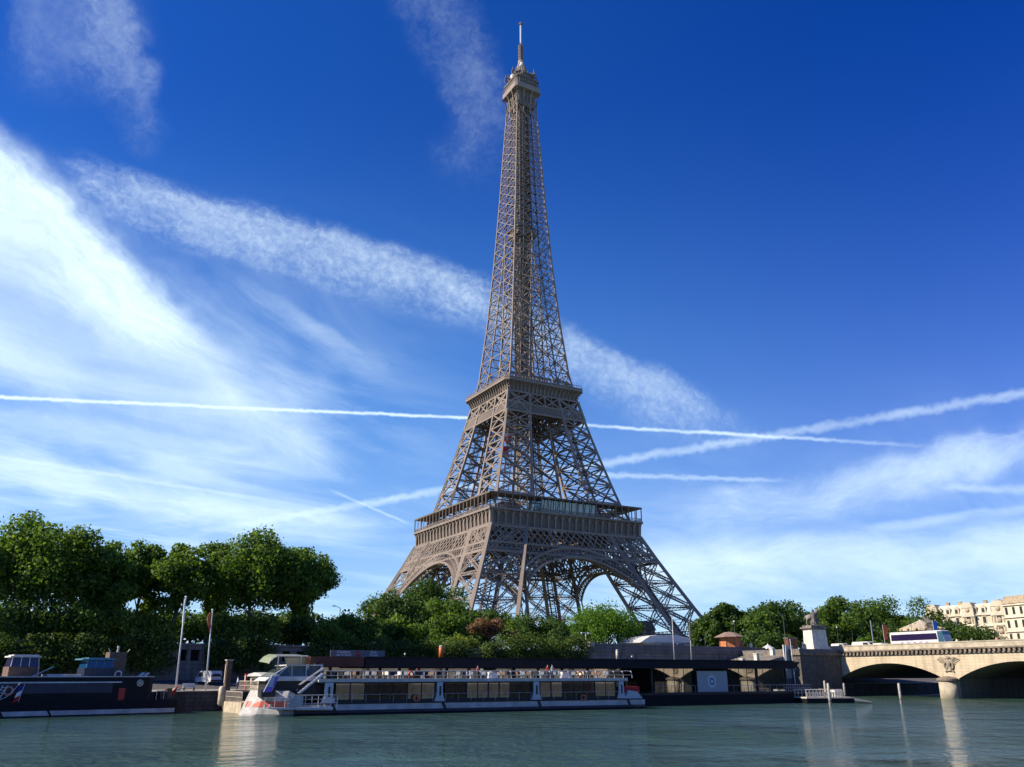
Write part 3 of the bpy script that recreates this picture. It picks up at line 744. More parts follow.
    for i in range(n+1):
        u = -34.6+69.2*i/n
        for z0, z1, w0, w1 in ((51.3, 54.2, 34.5, 34.75), (54.2, 56.0, 34.75, 35.0), (56.0, 57.0, 35.0, 35.5)):
            mb.hexa([P(u-.3, z0, 0, w0), P(u+.3, z0, 0, w0), P(u+.3, z0, 0, 33.6), P(u-.3, z0, 0, 33.6), P(u-.3, z1, 0, w1), P(u+.3, z1, 0, w1), P(u+.3, z1, 0, 33.6), P(u-.3, z1, 0, 33.6)])
        if i < n:
            um = u+34.6/n
            for q in range(5):
                t0, t1 = math.pi*q/5, math.pi*(q+1)/5; rr = 34.6/n-.3
                mb.bar(P(um-rr*math.cos(t0), 55.2+1.5*math.sin(t0), 0, 34.7), P(um-rr*math.cos(t1), 55.2+1.5*math.sin(t1), 0, 34.7), .3)
    mb.build('consoles', M_IRON, g)
    mb = MB(); mb.bar(P(-35.5, 57.35, 0, 35.1), P(35.5, 57.35, 0, 35.1), 1.0, .75, up=(0, 0, 1)); mb.build('floor_edge', M_IRON, g)
    mb = MB()
    for i in range(n+1):
        u = -35.1+70.2*i/n; mb.bar(P(u, 57.7, 0, 35.1), P(u, 63.0, 0, 35.1), .28)
        if i < n:
            for q in range(1, 5): mb.bar(P(u+70.2/n*q/5, 57.7, 0, 35.1), P(u+70.2/n*q/5, 58.9, 0, 35.1), .1)
    mb.bar(P(-35.1, 58.95, 0, 35.1), P(35.1, 58.95, 0, 35.1), .18); mb.bar(P(-35.1, 58.3, 0, 35.1), P(35.1, 58.3, 0, 35.1), .12)
    mb.build('gallery_posts', M_IRON, g)
    mb = MB(); mb.hexa([P(-35.4, 63.0, 0, 35.4), P(35.4, 63.0, 0, 35.4), P(28.6, 63.0, 0, 28.6), P(-28.6, 63.0, 0, 28.6), P(-35.4, 63.6, 0, 35.4), P(35.4, 63.6, 0, 35.4), P(28.6, 63.6, 0, 28.6), P(-28.6, 63.6, 0, 28.6)]); mb.build('gallery_roof', M_PLATE, g)
    mb = MB(); mb.hexa([P(-34.4, 56.4, 0, 34.4), P(34.4, 56.4, 0, 34.4), P(13, 56.4, 0, 13), P(-13, 56.4, 0, 13), P(-34.4, 57.3, 0, 34.4), P(34.4, 57.3, 0, 34.4), P(13, 57.3, 0, 13), P(-13, 57.3, 0, 13)]); mb.build('floor_slab', M_IRON_SHADED, g)
    mb = MB()
    for w in (13, 20, 27): lattice(mb, lambda u, z, off=0.0: P(u, z, 0, w), 51, 56.4, int(w*.7), .4, 1, hw=lambda z: w); mb.bar(P(-w, 51, 0, w), P(w, 51, 0, w), .6)
    mb.build('floor_beams', M_IRON_SHADED, g)
    # inner row of rooms on the deck
    if k in (0, 2):
        mb = MB(); mb.hexa([P(-12, 57.9, 0, 33.0), P(13.5, 57.9, 0, 33.0), P(13.5, 57.9, 0, 24), P(-12, 57.9, 0, 24), P(-12, 62.7, 0, 33.6), P(13.5, 62.7, 0, 33.6), P(13.5, 62.7, 0, 24), P(-12, 62.7, 0, 24)])
        o = mb.build('glass_pavilion', M_PAVGLASS, g)
        mb = MB()
        for i in range(10): u = -12+25.5*i/9; mb.bar(P(u, 57.8, 0, 33.1), P(u, 62.8, 0, 33.75), .16)
        mb.build('pavilion_mullions', M_IRON, g)
    mb = MB(); mb.hexa([P(-26, 57.9, 0, 26.5), P(-17, 57.9, 0, 26.5), P(-17, 57.9, 0, 20), P(-26, 57.9, 0, 20), P(-26, 61.8, 0, 26.5), P(-17, 61.8, 0, 26.5), P(-17, 61.8, 0, 20), P(-26, 61.8, 0, 20)]); mb.build('deck_room', M_PLATE, g)
    # ---- second girder
    g = part('second_girder')
    mb = MB()
    for z0, z1 in ((106.2, 111.2),):
        us = [-1, -.42, .0, .42, 1]
        us = [-1, -wi(z0)/wo(z0), 0, wi(z0)/wo(z0), 1]
        for a0, a1 in ((us[0], us[1]), (us[1], 0), (0, us[3]), (us[3], 1)):
            f0, f1 = wo(z0), wo(z1)
            mb.bar(P(a0*f0, z0), P(a1*f1, z1), .5); mb.bar(P(a1*f0, z0), P(a0*f1, z1), .5)
            m0 = (a0+a1)/2; mb.bar(P(m0*f0, z0), P(m0*f1, z1), .3)
            mb.bar(P(a0*f0, z0, 2.5), P(a1*f1, z1, 2.5), .4); mb.bar(P(a1*f0, z0, 2.5), P(a0*f1, z1, 2.5), .4)
        for a0 in us: mb.bar(P(a0*wo(z0), z0), P(a0*wo(z1), z1), .6)
    mb.build('cross_bracing', M_IRON, g)
    mb = MB(); lattice(mb, P, 102.3, 105.9, 26, .26, 1, double=True)
    for z in (102.1, 106.1, 111.3): mb.bar(P(-wo(z), z), P(wo(z), z), .7, .55)
    mb.build('lattice_band', M_IRON, g)
    mb = MB(); lattice(mb, P, 103, 111, 10, .4, 1, off=5.0); lattice(mb, P, 103, 111, 8, .4, 1, off=10.0, hw=lambda z: 14)
    mb.bar(P(-14, 103, 6), P(14, 103, 6), .6); mb.build('back_girder', M_IRON_SHADED, g)
    # ---- second gallery with flared consoles
    g = part('second_gallery')
    mb = MB(); prof = [(111.4, 17.45), (112.8, 17.6), (114.0, 17.95), (115.0, 18.6), (115.7, 19.3)]
    ch = 1.6
    for (z0, w0), (z1, w1) in zip(prof, prof[1:]):
        mb.add([P(-w0+.2, z0, 0, w0-.35), P(w0-.2, z0, 0, w0-.35), P(w1-.2-ch*.5, z1, 0, w1-.35), P(-w1+.2+ch*.5, z1, 0, w1-.35)], [(0, 1, 2, 3)])
    mb.build('cove_panel', M_PLATE, g)
    n = 18
    for i in range(n+1):
        u = -1+2*i/n; mb = MB()
        for (z0, w0), (z1, w1) in zip(prof, prof[1:]): mb.bar(P(u*w0*.985, z0, 0, w0), P(u*(w1*.985-ch*.45), z1, 0, w1), .26, .5)
        mb.build('cove_rib', M_IRON, g)
    mb = MB()
    w = 19.65
    for z0, z1 in ((115.6, 116.5), (116.75, 117.1)):
        mb.hexa([P(-w+ch, z0, 0, w), P(w-ch, z0, 0, w), P(w-ch, z0, 0, w-.7), P(-w+ch, z0, 0, w-.7), P(-w+ch, z1, 0, w), P(w-ch, z1, 0, w), P(w-ch, z1, 0, w-.7), P(-w+ch, z1, 0, w-.7)])
        mb.hexa([P(w-ch, z0, 0, w), P(w, z0, 0, w-ch), P(w-.7, z0, 0, w-ch), P(w-ch, z0, 0, w-.7), P(w-ch, z1, 0, w), P(w, z1, 0, w-ch), P(w-.7, z1, 0, w-ch), P(w-ch, z1, 0, w-.7)])
    for i in range(29): u = (-1+2*i/28)*(w-ch); mb.bar(P(u, 116.5, 0, w-.2), P(u, 118.2, 0, w-.2), .12)
    mb.bar(P(-w+ch, 118.2, 0, w-.2), P(w-ch, 118.2, 0, w-.2), .14)
    mb.build('rim', M_IRON, g)
    mb = MB(); mb.hexa([P(-19, 115.2, 0, 18.9), P(19, 115.2, 0, 18.9), P(3, 115.2, 0, 3), P(-3, 115.2, 0, 3), P(-19, 115.8, 0, 18.9), P(19, 115.8, 0, 18.9), P(3, 115.8, 0, 3), P(-3, 115.8, 0, 3)]); mb.build('floor_slab', M_IRON_SHADED, g)
    mb = MB(); mb.hexa([P(-9, 116, 0, 10), P(9, 116, 0, 10), P(9, 116, 0, 6), P(-9, 116, 0, 6), P(-9, 120, 0, 10), P(9, 120, 0, 10), P(9, 120, 0, 6), P(-9, 120, 0, 6)])
    mb.bar(P(-14.5, 120.6, 0, 14.6), P(14.5, 120.6, 0, 14.6), .5, .8); lattice(mb, P, 118.2, 120.4, 16, .2, 1)
    mb.build('deck_room', M_PLATE, g)
# ---- the spire
sp = part('spire')
zs = [116]; 
while zs[-1] < 262: zs.append(zs[-1]+max(4.2, 8.6-(zs[-1]-116)*.036))
zs[-1] = 268
for sx in (-1, 1):
    for sy in (-1, 1):
        mb = MB()
        for z0, z1 in zip(zs, zs[1:]): mb.bar((sx*wo(z0), sy*wo(z0), z0), (sx*wo(z1), sy*wo(z1), z1), .75-.0016*(z0-116), .75-.0016*(z0-116))
        mb.build('corner_chord', M_IRON, sp)
for k in range(4):
    P = face(k); mb = MB(); inn = MB()
    for z0, z1 in zip(zs, zs[1:]):
        t = .36-.001*(z0-116)
        a0, a1, w0, w1 = wi(z0), wi(z1), wo(z0), wo(z1)
        for sg in (-1, 1):
            mb.bar(P(sg*a0, z0), P(sg*a1, z1), t*1.5)
            mb.bar(P(sg*a0, z0), P(sg*w1, z1), t); mb.bar(P(sg*w0, z0), P(sg*a1, z1), t)
            mb.bar(P(sg*(a0+w0)/2, z0), P(sg*(a1+w1)/2, (z1)), t*.45)
            zm = (z0+z1)/2; mb.bar(P(sg*wi(zm), zm), P(sg*wo(zm), zm), t*.5)
            inn.bar(P(sg*a0, z0, w0-a0), P(sg*a1, z1, w1-a1), t)     # inner leg chord
            inn.bar(P(sg*a0, z0), P(sg*a1, z1, w1-a1), t*.6); inn.bar(P(sg*a0, z0, w0-a0), P(sg*a1, z1), t*.6)
            inn.bar(P(sg*a1, z1), P(sg*a1, z1, w1-a1), t*.8)
        mb.bar(P(-w1, z1), P(w1, z1), t*1.05)
        if a0 > 1.2:
            inn.bar(P(-a0, z0), P(a1, z1), t*.55); inn.bar(P(a0, z0), P(-a1, z1), t*.55)
    mb.build('lattice', M_IRON, sp); inn.build('inner_lattice', M_IRON_SHADED, sp)
# lift shaft core
mb = MB(); c = 2.5
z = 116
while z < 266:
    cc = min(2.6, wo(z)*.42)
    for k in range(4):
        P = face(k)
        mb.bar(P(-cc, z, 0, cc), P(cc, z+4, 0, cc), .3); mb.bar(P(cc, z, 0, cc), P(-cc, z+4, 0, cc), .3)
        mb.bar(P(-cc, z, 0, cc), P(-cc, z+4, 0, cc), .55); mb.bar(P(-cc, z, 0, cc), P(cc, z, 0, cc), .35)
        mb.bar(P(0, z, 0, cc), P(0, z+4, 0, cc), .3); mb.bar(P(-cc, z+2, 0, cc), P(cc, z+2, 0, cc), .22)
        mb.bar(P(cc*.5, z, 0, cc), P(cc*.5, z+4, 0, cc), .22); mb.bar(P(-cc*.5, z, 0, cc), P(-cc*.5, z+4, 0, cc), .22)
    z += 4
mb.build('lift_shaft', M_IRON_SHADED, sp)
mb = MB()
for x, y, z0, z1 in ((-1.1, 0, 126, 150), (1.1, 0, 165, 200), (0, 1, 215, 250)): mb.box(x-.9, y-.9, z0, x+.9, y+.9, z1)
mb.build('lift_guide', M_IRON_SHADED, sp)
mb = MB(); mb.box(-5.2, -5.2, 195.5, 5.2, 5.2, 196.3); mb.box(-4.6, -4.6, 196.3, 4.6, 4.6, 199.2); mb.box(-5.4, -5.4, 199.2, 5.4, 5.4, 199.7); mb.build('changeover_platform', M_IRON_SHADED, sp)
# ---- top: consoles, balcony, cabin, aerials
tp = part('summit')
mb = MB()
for k in range(4):
    P = face(k)
    for u in (-1, -.34, .34, 1):
        prev = None
        for z, w in ((264, 5.55), (269, 5.45), (272, 5.7), (274.5, 6.3), (276.6, 7.15)):
            q = P(u*w, z, 0, w)
            if prev: mb.bar(prev, q, .42)
            prev = q
    for i in range(5):
        a0, a1 = -5.4+10.8*i/5, -5.4+10.8*(i+1)/5; mb.bar(P(a0, 268, 0, 5.3), P(a1, 275, 0, 5.3), .25); mb.bar(P(a1, 268, 0, 5.3), P(a0, 275, 0, 5.3), .25)
mb.build('consoles', M_IRON, tp)
mb = MB(); mb.box(-5.0, -5.0, 268.5, 5.0, 5.0, 276.5); mb.build('lower_cabin', M_IRON_SHADED, tp)
def octa(mb, w, z0, z1, ch): mb.prism([(-w+ch, -w), (w-ch, -w), (w, -w+ch), (w, w-ch), (w-ch, w), (-w+ch, w), (-w, w-ch), (-w, -w+ch)], z0, z1, 'z')
mb = MB(); octa(mb, 7.3, 276.6, 279.4, .9); mb.build('balcony', M_IRON, tp)
mb = MB(); octa(mb, 6.4, 279.41, 283.3, .9); octa(mb, 6.9, 283.31, 284.0, .9); mb.build('cabin', M_PLATE, tp)
mb = MB()
for k in range(4):
    P = face(k)
    for i in range(9): mb.bar(P(-6.6+13.2*i/8, 279.4, 0, 7.0), P(-6.6+13.2*i/8, 283.4, 0, 6.9), .14)
    mb.bar(P(-7, 281.2, 0, 7.0), P(7, 281.2, 0, 7.0), .15)
mb.build('cage', M_IRON, tp)
mb = MB(); octa(mb, 5.0, 284.01, 287.5, 1.0); octa(mb, 5.5, 287.51, 288.1, 1.2); mb.build('upper_cabin', M_IRON_SHADED, tp)
mb = MB()
for k in range(4):
    P = face(k)
    for z, w in ((286.2, 7.4), (288.2, 6.9)):
        mb.bar(P(-w, z, 0, 3.5), P(w, z, 0, 3.5), .35)
        for u in (-w, w, -w*.7, w*.7): mb.bar(P(u, z-1.6, 0, 3.5), P(u, z+1.9, 0, 3.5), .35)
    for i in range(6): mb.bar(P(-5+2*i, 288, 0, 4.6), P(-5+2*i, 290.2+(i % 3), 0, 4.6), .2)
mb.build('aerials', M_IRON_SHADED, tp)
mb = MB(); mb.lathe([(4.3, 288.1), (4.0, 290.5), (2.9, 293.5), (1.9, 296.2), (1.5, 299)], 12); mb.build('dome', M_IRON, tp)
M_WHITE = mat('white_paint', (.72, .72, .70), .45, var=.06, vscale=1.0)
mb = MB(); mb.ball((-6.3, -1.8, 285.8), 1.5, (.5, 1, 1)); mb.ball((-3.2, -5.2, 291.2), .8); mb.ball((-1.5, -3.2, 294.5), .7, (1, 1, 1.4)); mb.build('dish_antenna', M_WHITE, tp)
mb = MB()
for k in range(4):
    P = face(k); z = 296
    while z < 309.5:
        mb.bar(P(-.85, z, 0, .85), P(-.85, z+1.5, 0, .85), .35); mb.bar(P(-.85, z, 0, .85), P(.85, z+1.5, 0, .85), .22); mb.bar(P(-.85, z, 0, .85), P(.85, z, 0, .85), .25); z += 1.5
mb.lathe([(.5, 296), (.5, 309)], 8)
mb.build('mast', M_IRON_SHADED, tp)
mb = MB(); mb.lathe([(.52, 309), (.52, 322.2)], 12); mb.build('mast_cylinder', mat('mast_grey', (.36, .40, .44), .5), tp)
mb = MB(); mb.lathe([(1.0, 322.2), (1.0, 323.2), (.2, 324.2)], 10); mb.box(-1.8, -.12, 322.6, 1.8, .12, 322.9); mb.build('mast_cap', M_IRON_SHADED, tp)
mb = MB(); mb.box(-1.25, -.12, 308.6, 1.25, .12, 309); mb.build('mast_crossbar', M_IRON_SHADED, tp)
# lift cabins (red and yellow machinery glimpsed between the upper legs)
M_RED = mat('red_paint', (.42, .035, .025), .5, var=.15, vscale=2)
mb = MB(); mb.box(-21.5, -20.5, 83, -19, -18, 86); mb.box(-19, -19.5, 88.5, -17, -17, 91); mb.build('lift_cabin', M_RED, tw)
# ================================================================== TREES
M_LEAF = leafmat('plane_leaves', (.036, .085, .016), (.145, .235, .036), transl=.48)
M_LEAFD = leafmat('dark_leaves', (.026, .064, .017), (.09, .16, .030), transl=.42)
M_LEAFB = leafmat('bright_leaves', (.055, .125, .014), (.13, .25, .03), transl=.45)
M_LEAFY = leafmat('yellow_green_leaves', (.075, .125, .018), (.20, .25, .04), transl=.45)
M_LEAFR = leafmat('reddish_leaves', (.12, .075, .04), (.24, .13, .07), transl=.35)
M_HEDGE = leafmat('hedge_leaves', (.024, .055, .014), (.12, .18, .03), transl=.35)
M_BARK = mat('bark', (.12, .10, .08), .9, var=.4, vscale=2, bump=.4, bscale=8)
def leaves(name, lobes, n, size, m, parent, rng, inner=.2, soft=.2):
    L = np.array([(c[0], c[1], c[2], r) for c, r in lobes]); w = L[:, 3]**2; w = w/w.sum()
    k = rng.choice(len(L), n, p=w)
    d = rng.normal(size=(n, 3)); d[:, 2] += .2; d /= np.linalg.norm(d, axis=1)[:, None]
    rad = L[k, 3]*np.where(rng.random(n) < inner, rng.random(n)**.5, np.clip(.92+soft*rng.normal(size=n), .3, 1.5))
    p = L[k, :3]+d*rad[:, None]*np.array([1, 1, .85])
    nr = d+rng.normal(size=(n, 3))*.65; nr /= np.linalg.norm(nr, axis=1)[:, None]
    a = np.cross(nr, rng.normal(size=(n, 3))); a /= np.linalg.norm(a, axis=1)[:, None]; b = np.cross(nr, a)
    s = size*(.5+.9*rng.random(n))[:, None]
    v = np.stack([p-a*s*.5, p+b*s*.36+nr*s*.12, p+a*s*.5, p-b*s*.36+nr*s*.12], 1).reshape(-1, 3)
    return fast_mesh(name, v, np.arange(n*4).reshape(n, 4), m, parent)
def crown_lobes(rng, h, r, base, n, shape='round'):
    out = []; cz = (h+base)/2; hz_ = (h-base)/2
    for i in range(n):
        while True:
            d = rng.normal(size=3); d /= np.linalg.norm(d); t = rng.random()**.45
            if shape == 'dome' and d[2] < -.45: continue
            break
        q = .19 if n > 30 else .23
        rr = r*(q+.12*rng.random()); wob = 1+.12*rng.normal()
        x, y, z = d[0]*(r-rr*.9)*t*wob, d[1]*(r-rr*.9)*t*wob, d[2]*(hz_-min(rr*.75, hz_*.5))*t
        if shape != 'dome' and z > 0: x *= 1-.25*(z/hz_)**2; y *= 1-.25*(z/hz_)**2
        out.append(((x, y, cz+z), min(rr, hz_*.6)))
    return out
TREE_N = [0]
def tree(name, label, loc, h, r, base, m, seed, n_leaf=5000, size=.6, lobes=26, group=None, trunk=True, lean=0.0, shape='round', cat='tree', tw_=.32):
    rng = np.random.default_rng(seed)
    t = thing(name, label, cat, loc, 0, group)
    lb = crown_lobes(rng, h, r, base, lobes, shape)
    leaves('crown', lb, n_leaf, size, m, t, rng)
    if trunk:
        mb = MB(); top = base+(h-base)*.45
        pts = [(0, 0, -.4), (lean*.3, 0, base*.5), (lean*.7, .1, base), (lean, 0, top)]
        rs = [tw_*1.35, tw_, tw_*.85, tw_*.4]
        for i in range(3): mb.tube(pts[i], pts[i+1], rs[i], rs[i+1], 9)
        for c, rr in sorted(lb, key=lambda q: q[0][2])[:11]:
            z0 = base*.62+rng.random()*(top-base*.62)*.8; f = min(1, z0/base) ; x0 = lean*.7*f
            mid = ((c[0]+x0)*.5, c[1]*.5, z0*.4+c[2]*.6)
            mb.tube((x0, 0, z0), mid, tw_*.45, tw_*.26, 6); mb.tube(mid, c, tw_*.26, tw_*.08, 6)
        mb.build('trunk', M_BARK, t, True)
    return t
def tree_px(name, label, px, ytop, hw, c, m, seed, base_y=None, z0=GZ, **kw):
    """a tree whose crown spans hw picture pixels, at the distance of a line parallel to the quay"""
    g = onC(px, 640, c); top = onC(px, ytop, c); s = px_per_m(g)
    h = top.z-z0; r = hw*1.24/s
    base = (onC(px, base_y, c).z-z0) if base_y else h*.35
    return tree(name, label, (g.x, g.y, z0), h, r, base, m, seed, **kw)
G1 = 'tall plane trees behind the retaining wall'
for px, yt, hw, c, by, n, m, lab in (
    (22, 508, 54, RC+10, 606, 10500, M_LEAF, 'tallest dark plane tree at the left edge of the tree row'),
    (-52, 520, 40, RC+10, 600, 6000, M_LEAF, 'plane tree cut off by the left edge of the picture'),
    (96, 530, 34, RC+9, 612, 6500, M_LEAF, 'rounded plane tree above the boat wheelhouse with blue window'),
    (66, 526, 30, RC+24, 600, 5000, M_LEAFD, 'plane tree peeping up between the two leftmost big crowns'),
    (133, 533, 27, RC+14, 608, 5000, M_LEAF, 'narrow plane tree between boat wheelhouse and leaning bare flagpole'),
    (172, 536, 32, RC+8, 600, 6000, M_LEAF, 'plane tree with visible pale trunk behind the leaning bare flagpole'),
    (206, 534, 26, RC+16, 600, 5000, M_LEAF, 'plane tree standing just behind the pole with orange flag'),
    (247, 522, 46, RC+8, 604, 10500, M_LEAF, 'broad tall plane tree with forked trunk right of the orange flag'),
    (298, 536, 36, RC+10, 606, 8000, M_LEAF, 'plane tree at the right end of the tall row'),
):
    tree_px('plane_tree', lab, px, yt, hw, c, m, 200+px, by+(18 if hw > 25 else 24), n_leaf=int(n*1.9), size=.55, lobes=46 if hw > 40 else 34, group=G1)
G2 = 'small trees under the plane trees'
for px, yt, hw, c, by, m, lab in (
    (34, 600, 30, RC+5, 640, M_LEAFD, 'dark low tree under the tallest plane tree'),
    (78, 606, 22, RC+4, 640, M_LEAF, 'low tree behind the boat wheelhouse with blue window'),
    (112, 612, 22, RC+4, 641, M_LEAFY, 'yellow green low tree over the brown funnel box'),
    (152, 616, 20, RC+4, 641, M_LEAFY, 'yellow green low tree left of the leaning bare flagpole'),
    (222, 616, 18, RC+5, 640, M_LEAFY, 'yellow green low tree right of the orange flag'),
    (262, 614, 22, RC+5, 640, M_LEAFY, 'yellow green low tree beneath the broad forked plane tree'),
    (296, 622, 16, RC+6, 640, M_LEAFD, 'dark low tree beneath the last plane tree of the row'),
    (326, 622, 22, RC+4, 645, M_LEAF, 'low leafy tree just right of the tall plane row'),
):
    tree_px('small_tree', lab, px, yt-9, hw*1.25, c, m, 300+px, by+10, n_leaf=4200, size=.42, lobes=22, group=G2, tw_=.14)
for px, yt, hw, lab in ((10, 612, 34, 'far dark tree mass behind the left end of the plane row'), (70, 610, 34, 'far dark tree behind the second plane tree'), (128, 612, 32, 'far dark tree behind the narrow plane tree'),
        (190, 614, 30, 'far dark tree between the two flagpoles'), (240, 612, 30, 'far dark tree behind the broad forked plane tree'), (290, 614, 26, 'far dark tree behind the last plane tree of the row'), (342, 622, 22, 'far dark tree behind the low trees near the signboard')):
    tree_px('far_tree', lab, px, yt-6, hw*1.15, RC+48, M_LEAFD, 1300+px, 648, n_leaf=4600, size=.75, lobes=24, group='far trees behind the plane row')
G3 = 'park trees left of the tower'
for px, yt, hw, c, by, n, m, lab in (
    (352, 611, 26, RC+12, 640, 4000, M_LEAF, 'park tree above the grey cruise signboard'),
    (388, 590, 34, RC+42, 628, 5500, M_LEAFD, 'large dark park tree in front of the left tower leg'),
    (428, 574, 36, RC+62, 620, 6500, M_LEAFD, 'tallest park tree covering the foot of the left tower leg'),
    (448, 596, 30, RC+34, 632, 5000, M_LEAF, 'rounded park tree right of the tallest park tree'),
    (404, 614, 26, RC+10, 648, 4000, M_LEAF, 'leafy park tree above the left half of the dark roof'),
    (452, 612, 26, RC+12, 648, 4000, M_LEAF, 'leafy park tree above the orange post'),
    (480, 604, 26, RC+30, 634, 4000, M_LEAFD, 'dark park tree below the near corner of the tower'),
    (378, 632, 16, RC+4, 652, 2200, M_LEAFY, 'pale green bush tree left of the orange post'),
    (424, 640, 16, RC+3, 656, 2200, M_LEAFY, 'low yellow green tree beside the orange post'),
    (462, 632, 16, RC+5, 652, 2200, M_LEAFY, 'yellow green tree left of the reddish tree'),
    (513, 610, 22, RC+60, 634, 3500, M_LEAF, 'green tree under the middle of the tower, left of the yews'),
    (556, 616, 20, RC+55, 640, 3500, M_LEAFD, 'dark tree just left of the bright green round tree'),
):
    tree_px('park_tree', lab, px, yt, hw, c, m, 500+px, by+18, n_leaf=int(n*1.7), size=.6, lobes=32, group=G3)
tree_px('reddish_tree', 'reddish brown small tree among green ones below the tower', 490, 617, 19, RC+10, M_LEAFR, 71, 640, n_leaf=3000, size=.5, lobes=16)
tree_px('reddish_tree', 'smaller reddish shrubby tree right of the larger reddish one', 512, 628, 9, RC+9, M_LEAFR, 72, 645, n_leaf=1200, size=.45, lobes=10)
tree_px('yew_tree', 'dark pointed yew behind the hedge under the tower', 532, 612, 15, RC+14, M_LEAFD, 73, 650, n_leaf=3200, size=.45, lobes=18, shape='round')
tree_px('yew_tree', 'dark rounded yew touching the bright green tree', 555, 622, 17, RC+11, M_LEAFD, 74, 650, n_leaf=3200, size=.45, lobes=16)
tree_px('round_tree', 'bright green round tree in front of the tower arch', 604, 602, 35, RC+14, M_LEAFB, 75, 652, n_leaf=15000, size=.45, lobes=52)
tree_px('small_tree', 'small dark tree tucked behind the bright green round tree', 632, 622, 13, RC+22, M_LEAFD, 76, 642, n_leaf=2600, size=.5, lobes=14)
G4 = 'dark trees between tower and bridge'
for px, yt, hw, c, by, n, m, lab in (
    (708, 614, 15, RC+40, 640, 2600, M_LEAFD, 'low dark tree at the foot of the right tower leg'),
    (725, 601, 17, RC+34, 634, 3400, M_LEAFD, 'pointed dark tree behind the orange kiosk'),
    (752, 607, 20, RC+30, 636, 4000, M_LEAF, 'dark tree right above the orange kiosk roof'),
    (778, 597, 22, RC+36, 636, 4600, M_LEAFD, 'tall dark tree behind the double street lamp'),
    (800, 605, 18, RC+42, 640, 3400, M_LEAFD, 'dark tree directly left of the nearer horse statue'),
    (764, 624, 22, RC+22, 646, 3000, M_LEAFD, 'low dark tree between kiosk and brown pillar'),
    (838, 596, 20, RC+46, 634, 4200, M_LEAF, 'mid green tree just right of the nearer horse statue'),
    (858, 599, 18, RC+60, 636, 3600, M_LEAF, 'mid green tree behind the white van on the bridge'),
    (835, 622, 26, RC+50, 644, 3000, M_LEAFD, 'low dark tree behind the pale stone pedestal'),
    (899, 596, 31, RC+66, 636, 11000, M_LEAF, 'broad domed tree behind the red banner'),
    (884, 616, 26, RC+52, 644, 3400, M_LEAFD, 'dark low tree under the broad domed tree'),
    (870, 610, 14, RC+70, 640, 2400, M_LEAFD, 'small dark tree left of the red banner'),
    (946, 620, 24, RC+44, 644, 3200, M_LEAFD, 'dark tree right of the second statue'),
    (978, 623, 28, RC+42, 644, 3600, M_LEAFD, 'low wide tree in front of the cream building'),
    (1006, 628, 16, RC+38, 646, 2600, M_LEAFR, 'brownish thin tree before the right wing of the cream building'),
    (866, 634, 8, RC+30, 644, 900, M_LEAFB, 'small bright green bush behind the bridge parapet'),
):
    tree_px('park_tree', lab, px, yt, hw*1.22, c, m, 900+px, by+14, n_leaf=int(n*2.1), size=.85, lobes=32, group=G4)
# ---- clipped hedge bulging over the wall
G5 = 'clipped bushes along the retaining wall'
def bush(px, ytop, hw, lab, m=M_HEDGE, ybot=672, c=RC-.6, seed=0, n=3400):
    rng = np.random.default_rng(seed+px+100); g = onC(px, 650, c); s = px_per_m(g); top = onC(px, ytop-5, c).z; bot = onC(px, ybot, c).z
    t = thing('clipped_bush', lab, 'bush', (g.x, g.y, bot), BANK_ROT, G5); r = hw/s; h = top-bot; lb = []
    for i in range(34):
        x = (rng.random()*2-1)*r*.8; y = (rng.random()*2-1)*1.0; z = h*(.10+.74*rng.random()*(1-.25*(x/r)**2)); lb.append(((x, y, z), min(h*.27, r*.4)*(.8+.35*rng.random())))
    leaves('foliage', lb, n, .34, m, t, rng, .2)
    return t
for px, yt, hw, lab in (
    (-14, 640, 34, 'hedge bush at the left edge behind the white roofed wheelhouse'),
    (40, 638, 32, 'dark hedge bush between the two boat wheelhouses'),
    (92, 637, 32, 'dark hedge bush behind the blue windowed wheelhouse'),
    (142, 636, 30, 'dark hedge bush left of the first pair of wall openings'),
    (222, 640, 16, 'hedge bush right of the pole with orange flag'),
    (252, 638, 24, 'dark hedge bush between the two pairs of wall openings'),
    (320, 641, 18, 'bright topped hedge bush left of the cruise signboard'),
    (352, 642, 22, 'dark hedge bush right above the cruise signboard'),
    (392, 643, 24, 'dark hedge bush between signboard and orange post'),
    (428, 643, 18, 'dark hedge bush behind the orange post'),
    (458, 641, 20, 'tall domed dark hedge bush right of the orange post'),
    (494, 644, 17, 'pale flowering hedge bush right of the tall domed one'),
    (522, 632, 22, 'tallest domed hedge bush with sunlit top under the tower'),
    (552, 640, 20, 'dark domed hedge bush second from the lamp post'),
    (576, 637, 18, 'yellow topped hedge bush next to the pale lamp post'),
): bush(px, yt, hw, lab, n=5200 if hw > 19 else 3900)
tw2 = thing('ivy_curtain', 'dark ivy hanging over the wall behind the moored black barge', 'ivy', tuple(onC(90, 660, RC-.6)), BANK_ROT)
rng = np.random.default_rng(5); lb = []
x0, x1 = wx(-60), wx(174)
o = (Vector(tw2.location)-WO).dot(WE)
for i in range(70): lb.append(((x0-o+(x1-x0)*rng.random(), .1, (rng.random()-.35)*4.0-1.0-tw2.location.z+2.0), .8))
leaves('foliage', lb, 9000, .34, M_HEDGE, tw2, rng, .2)
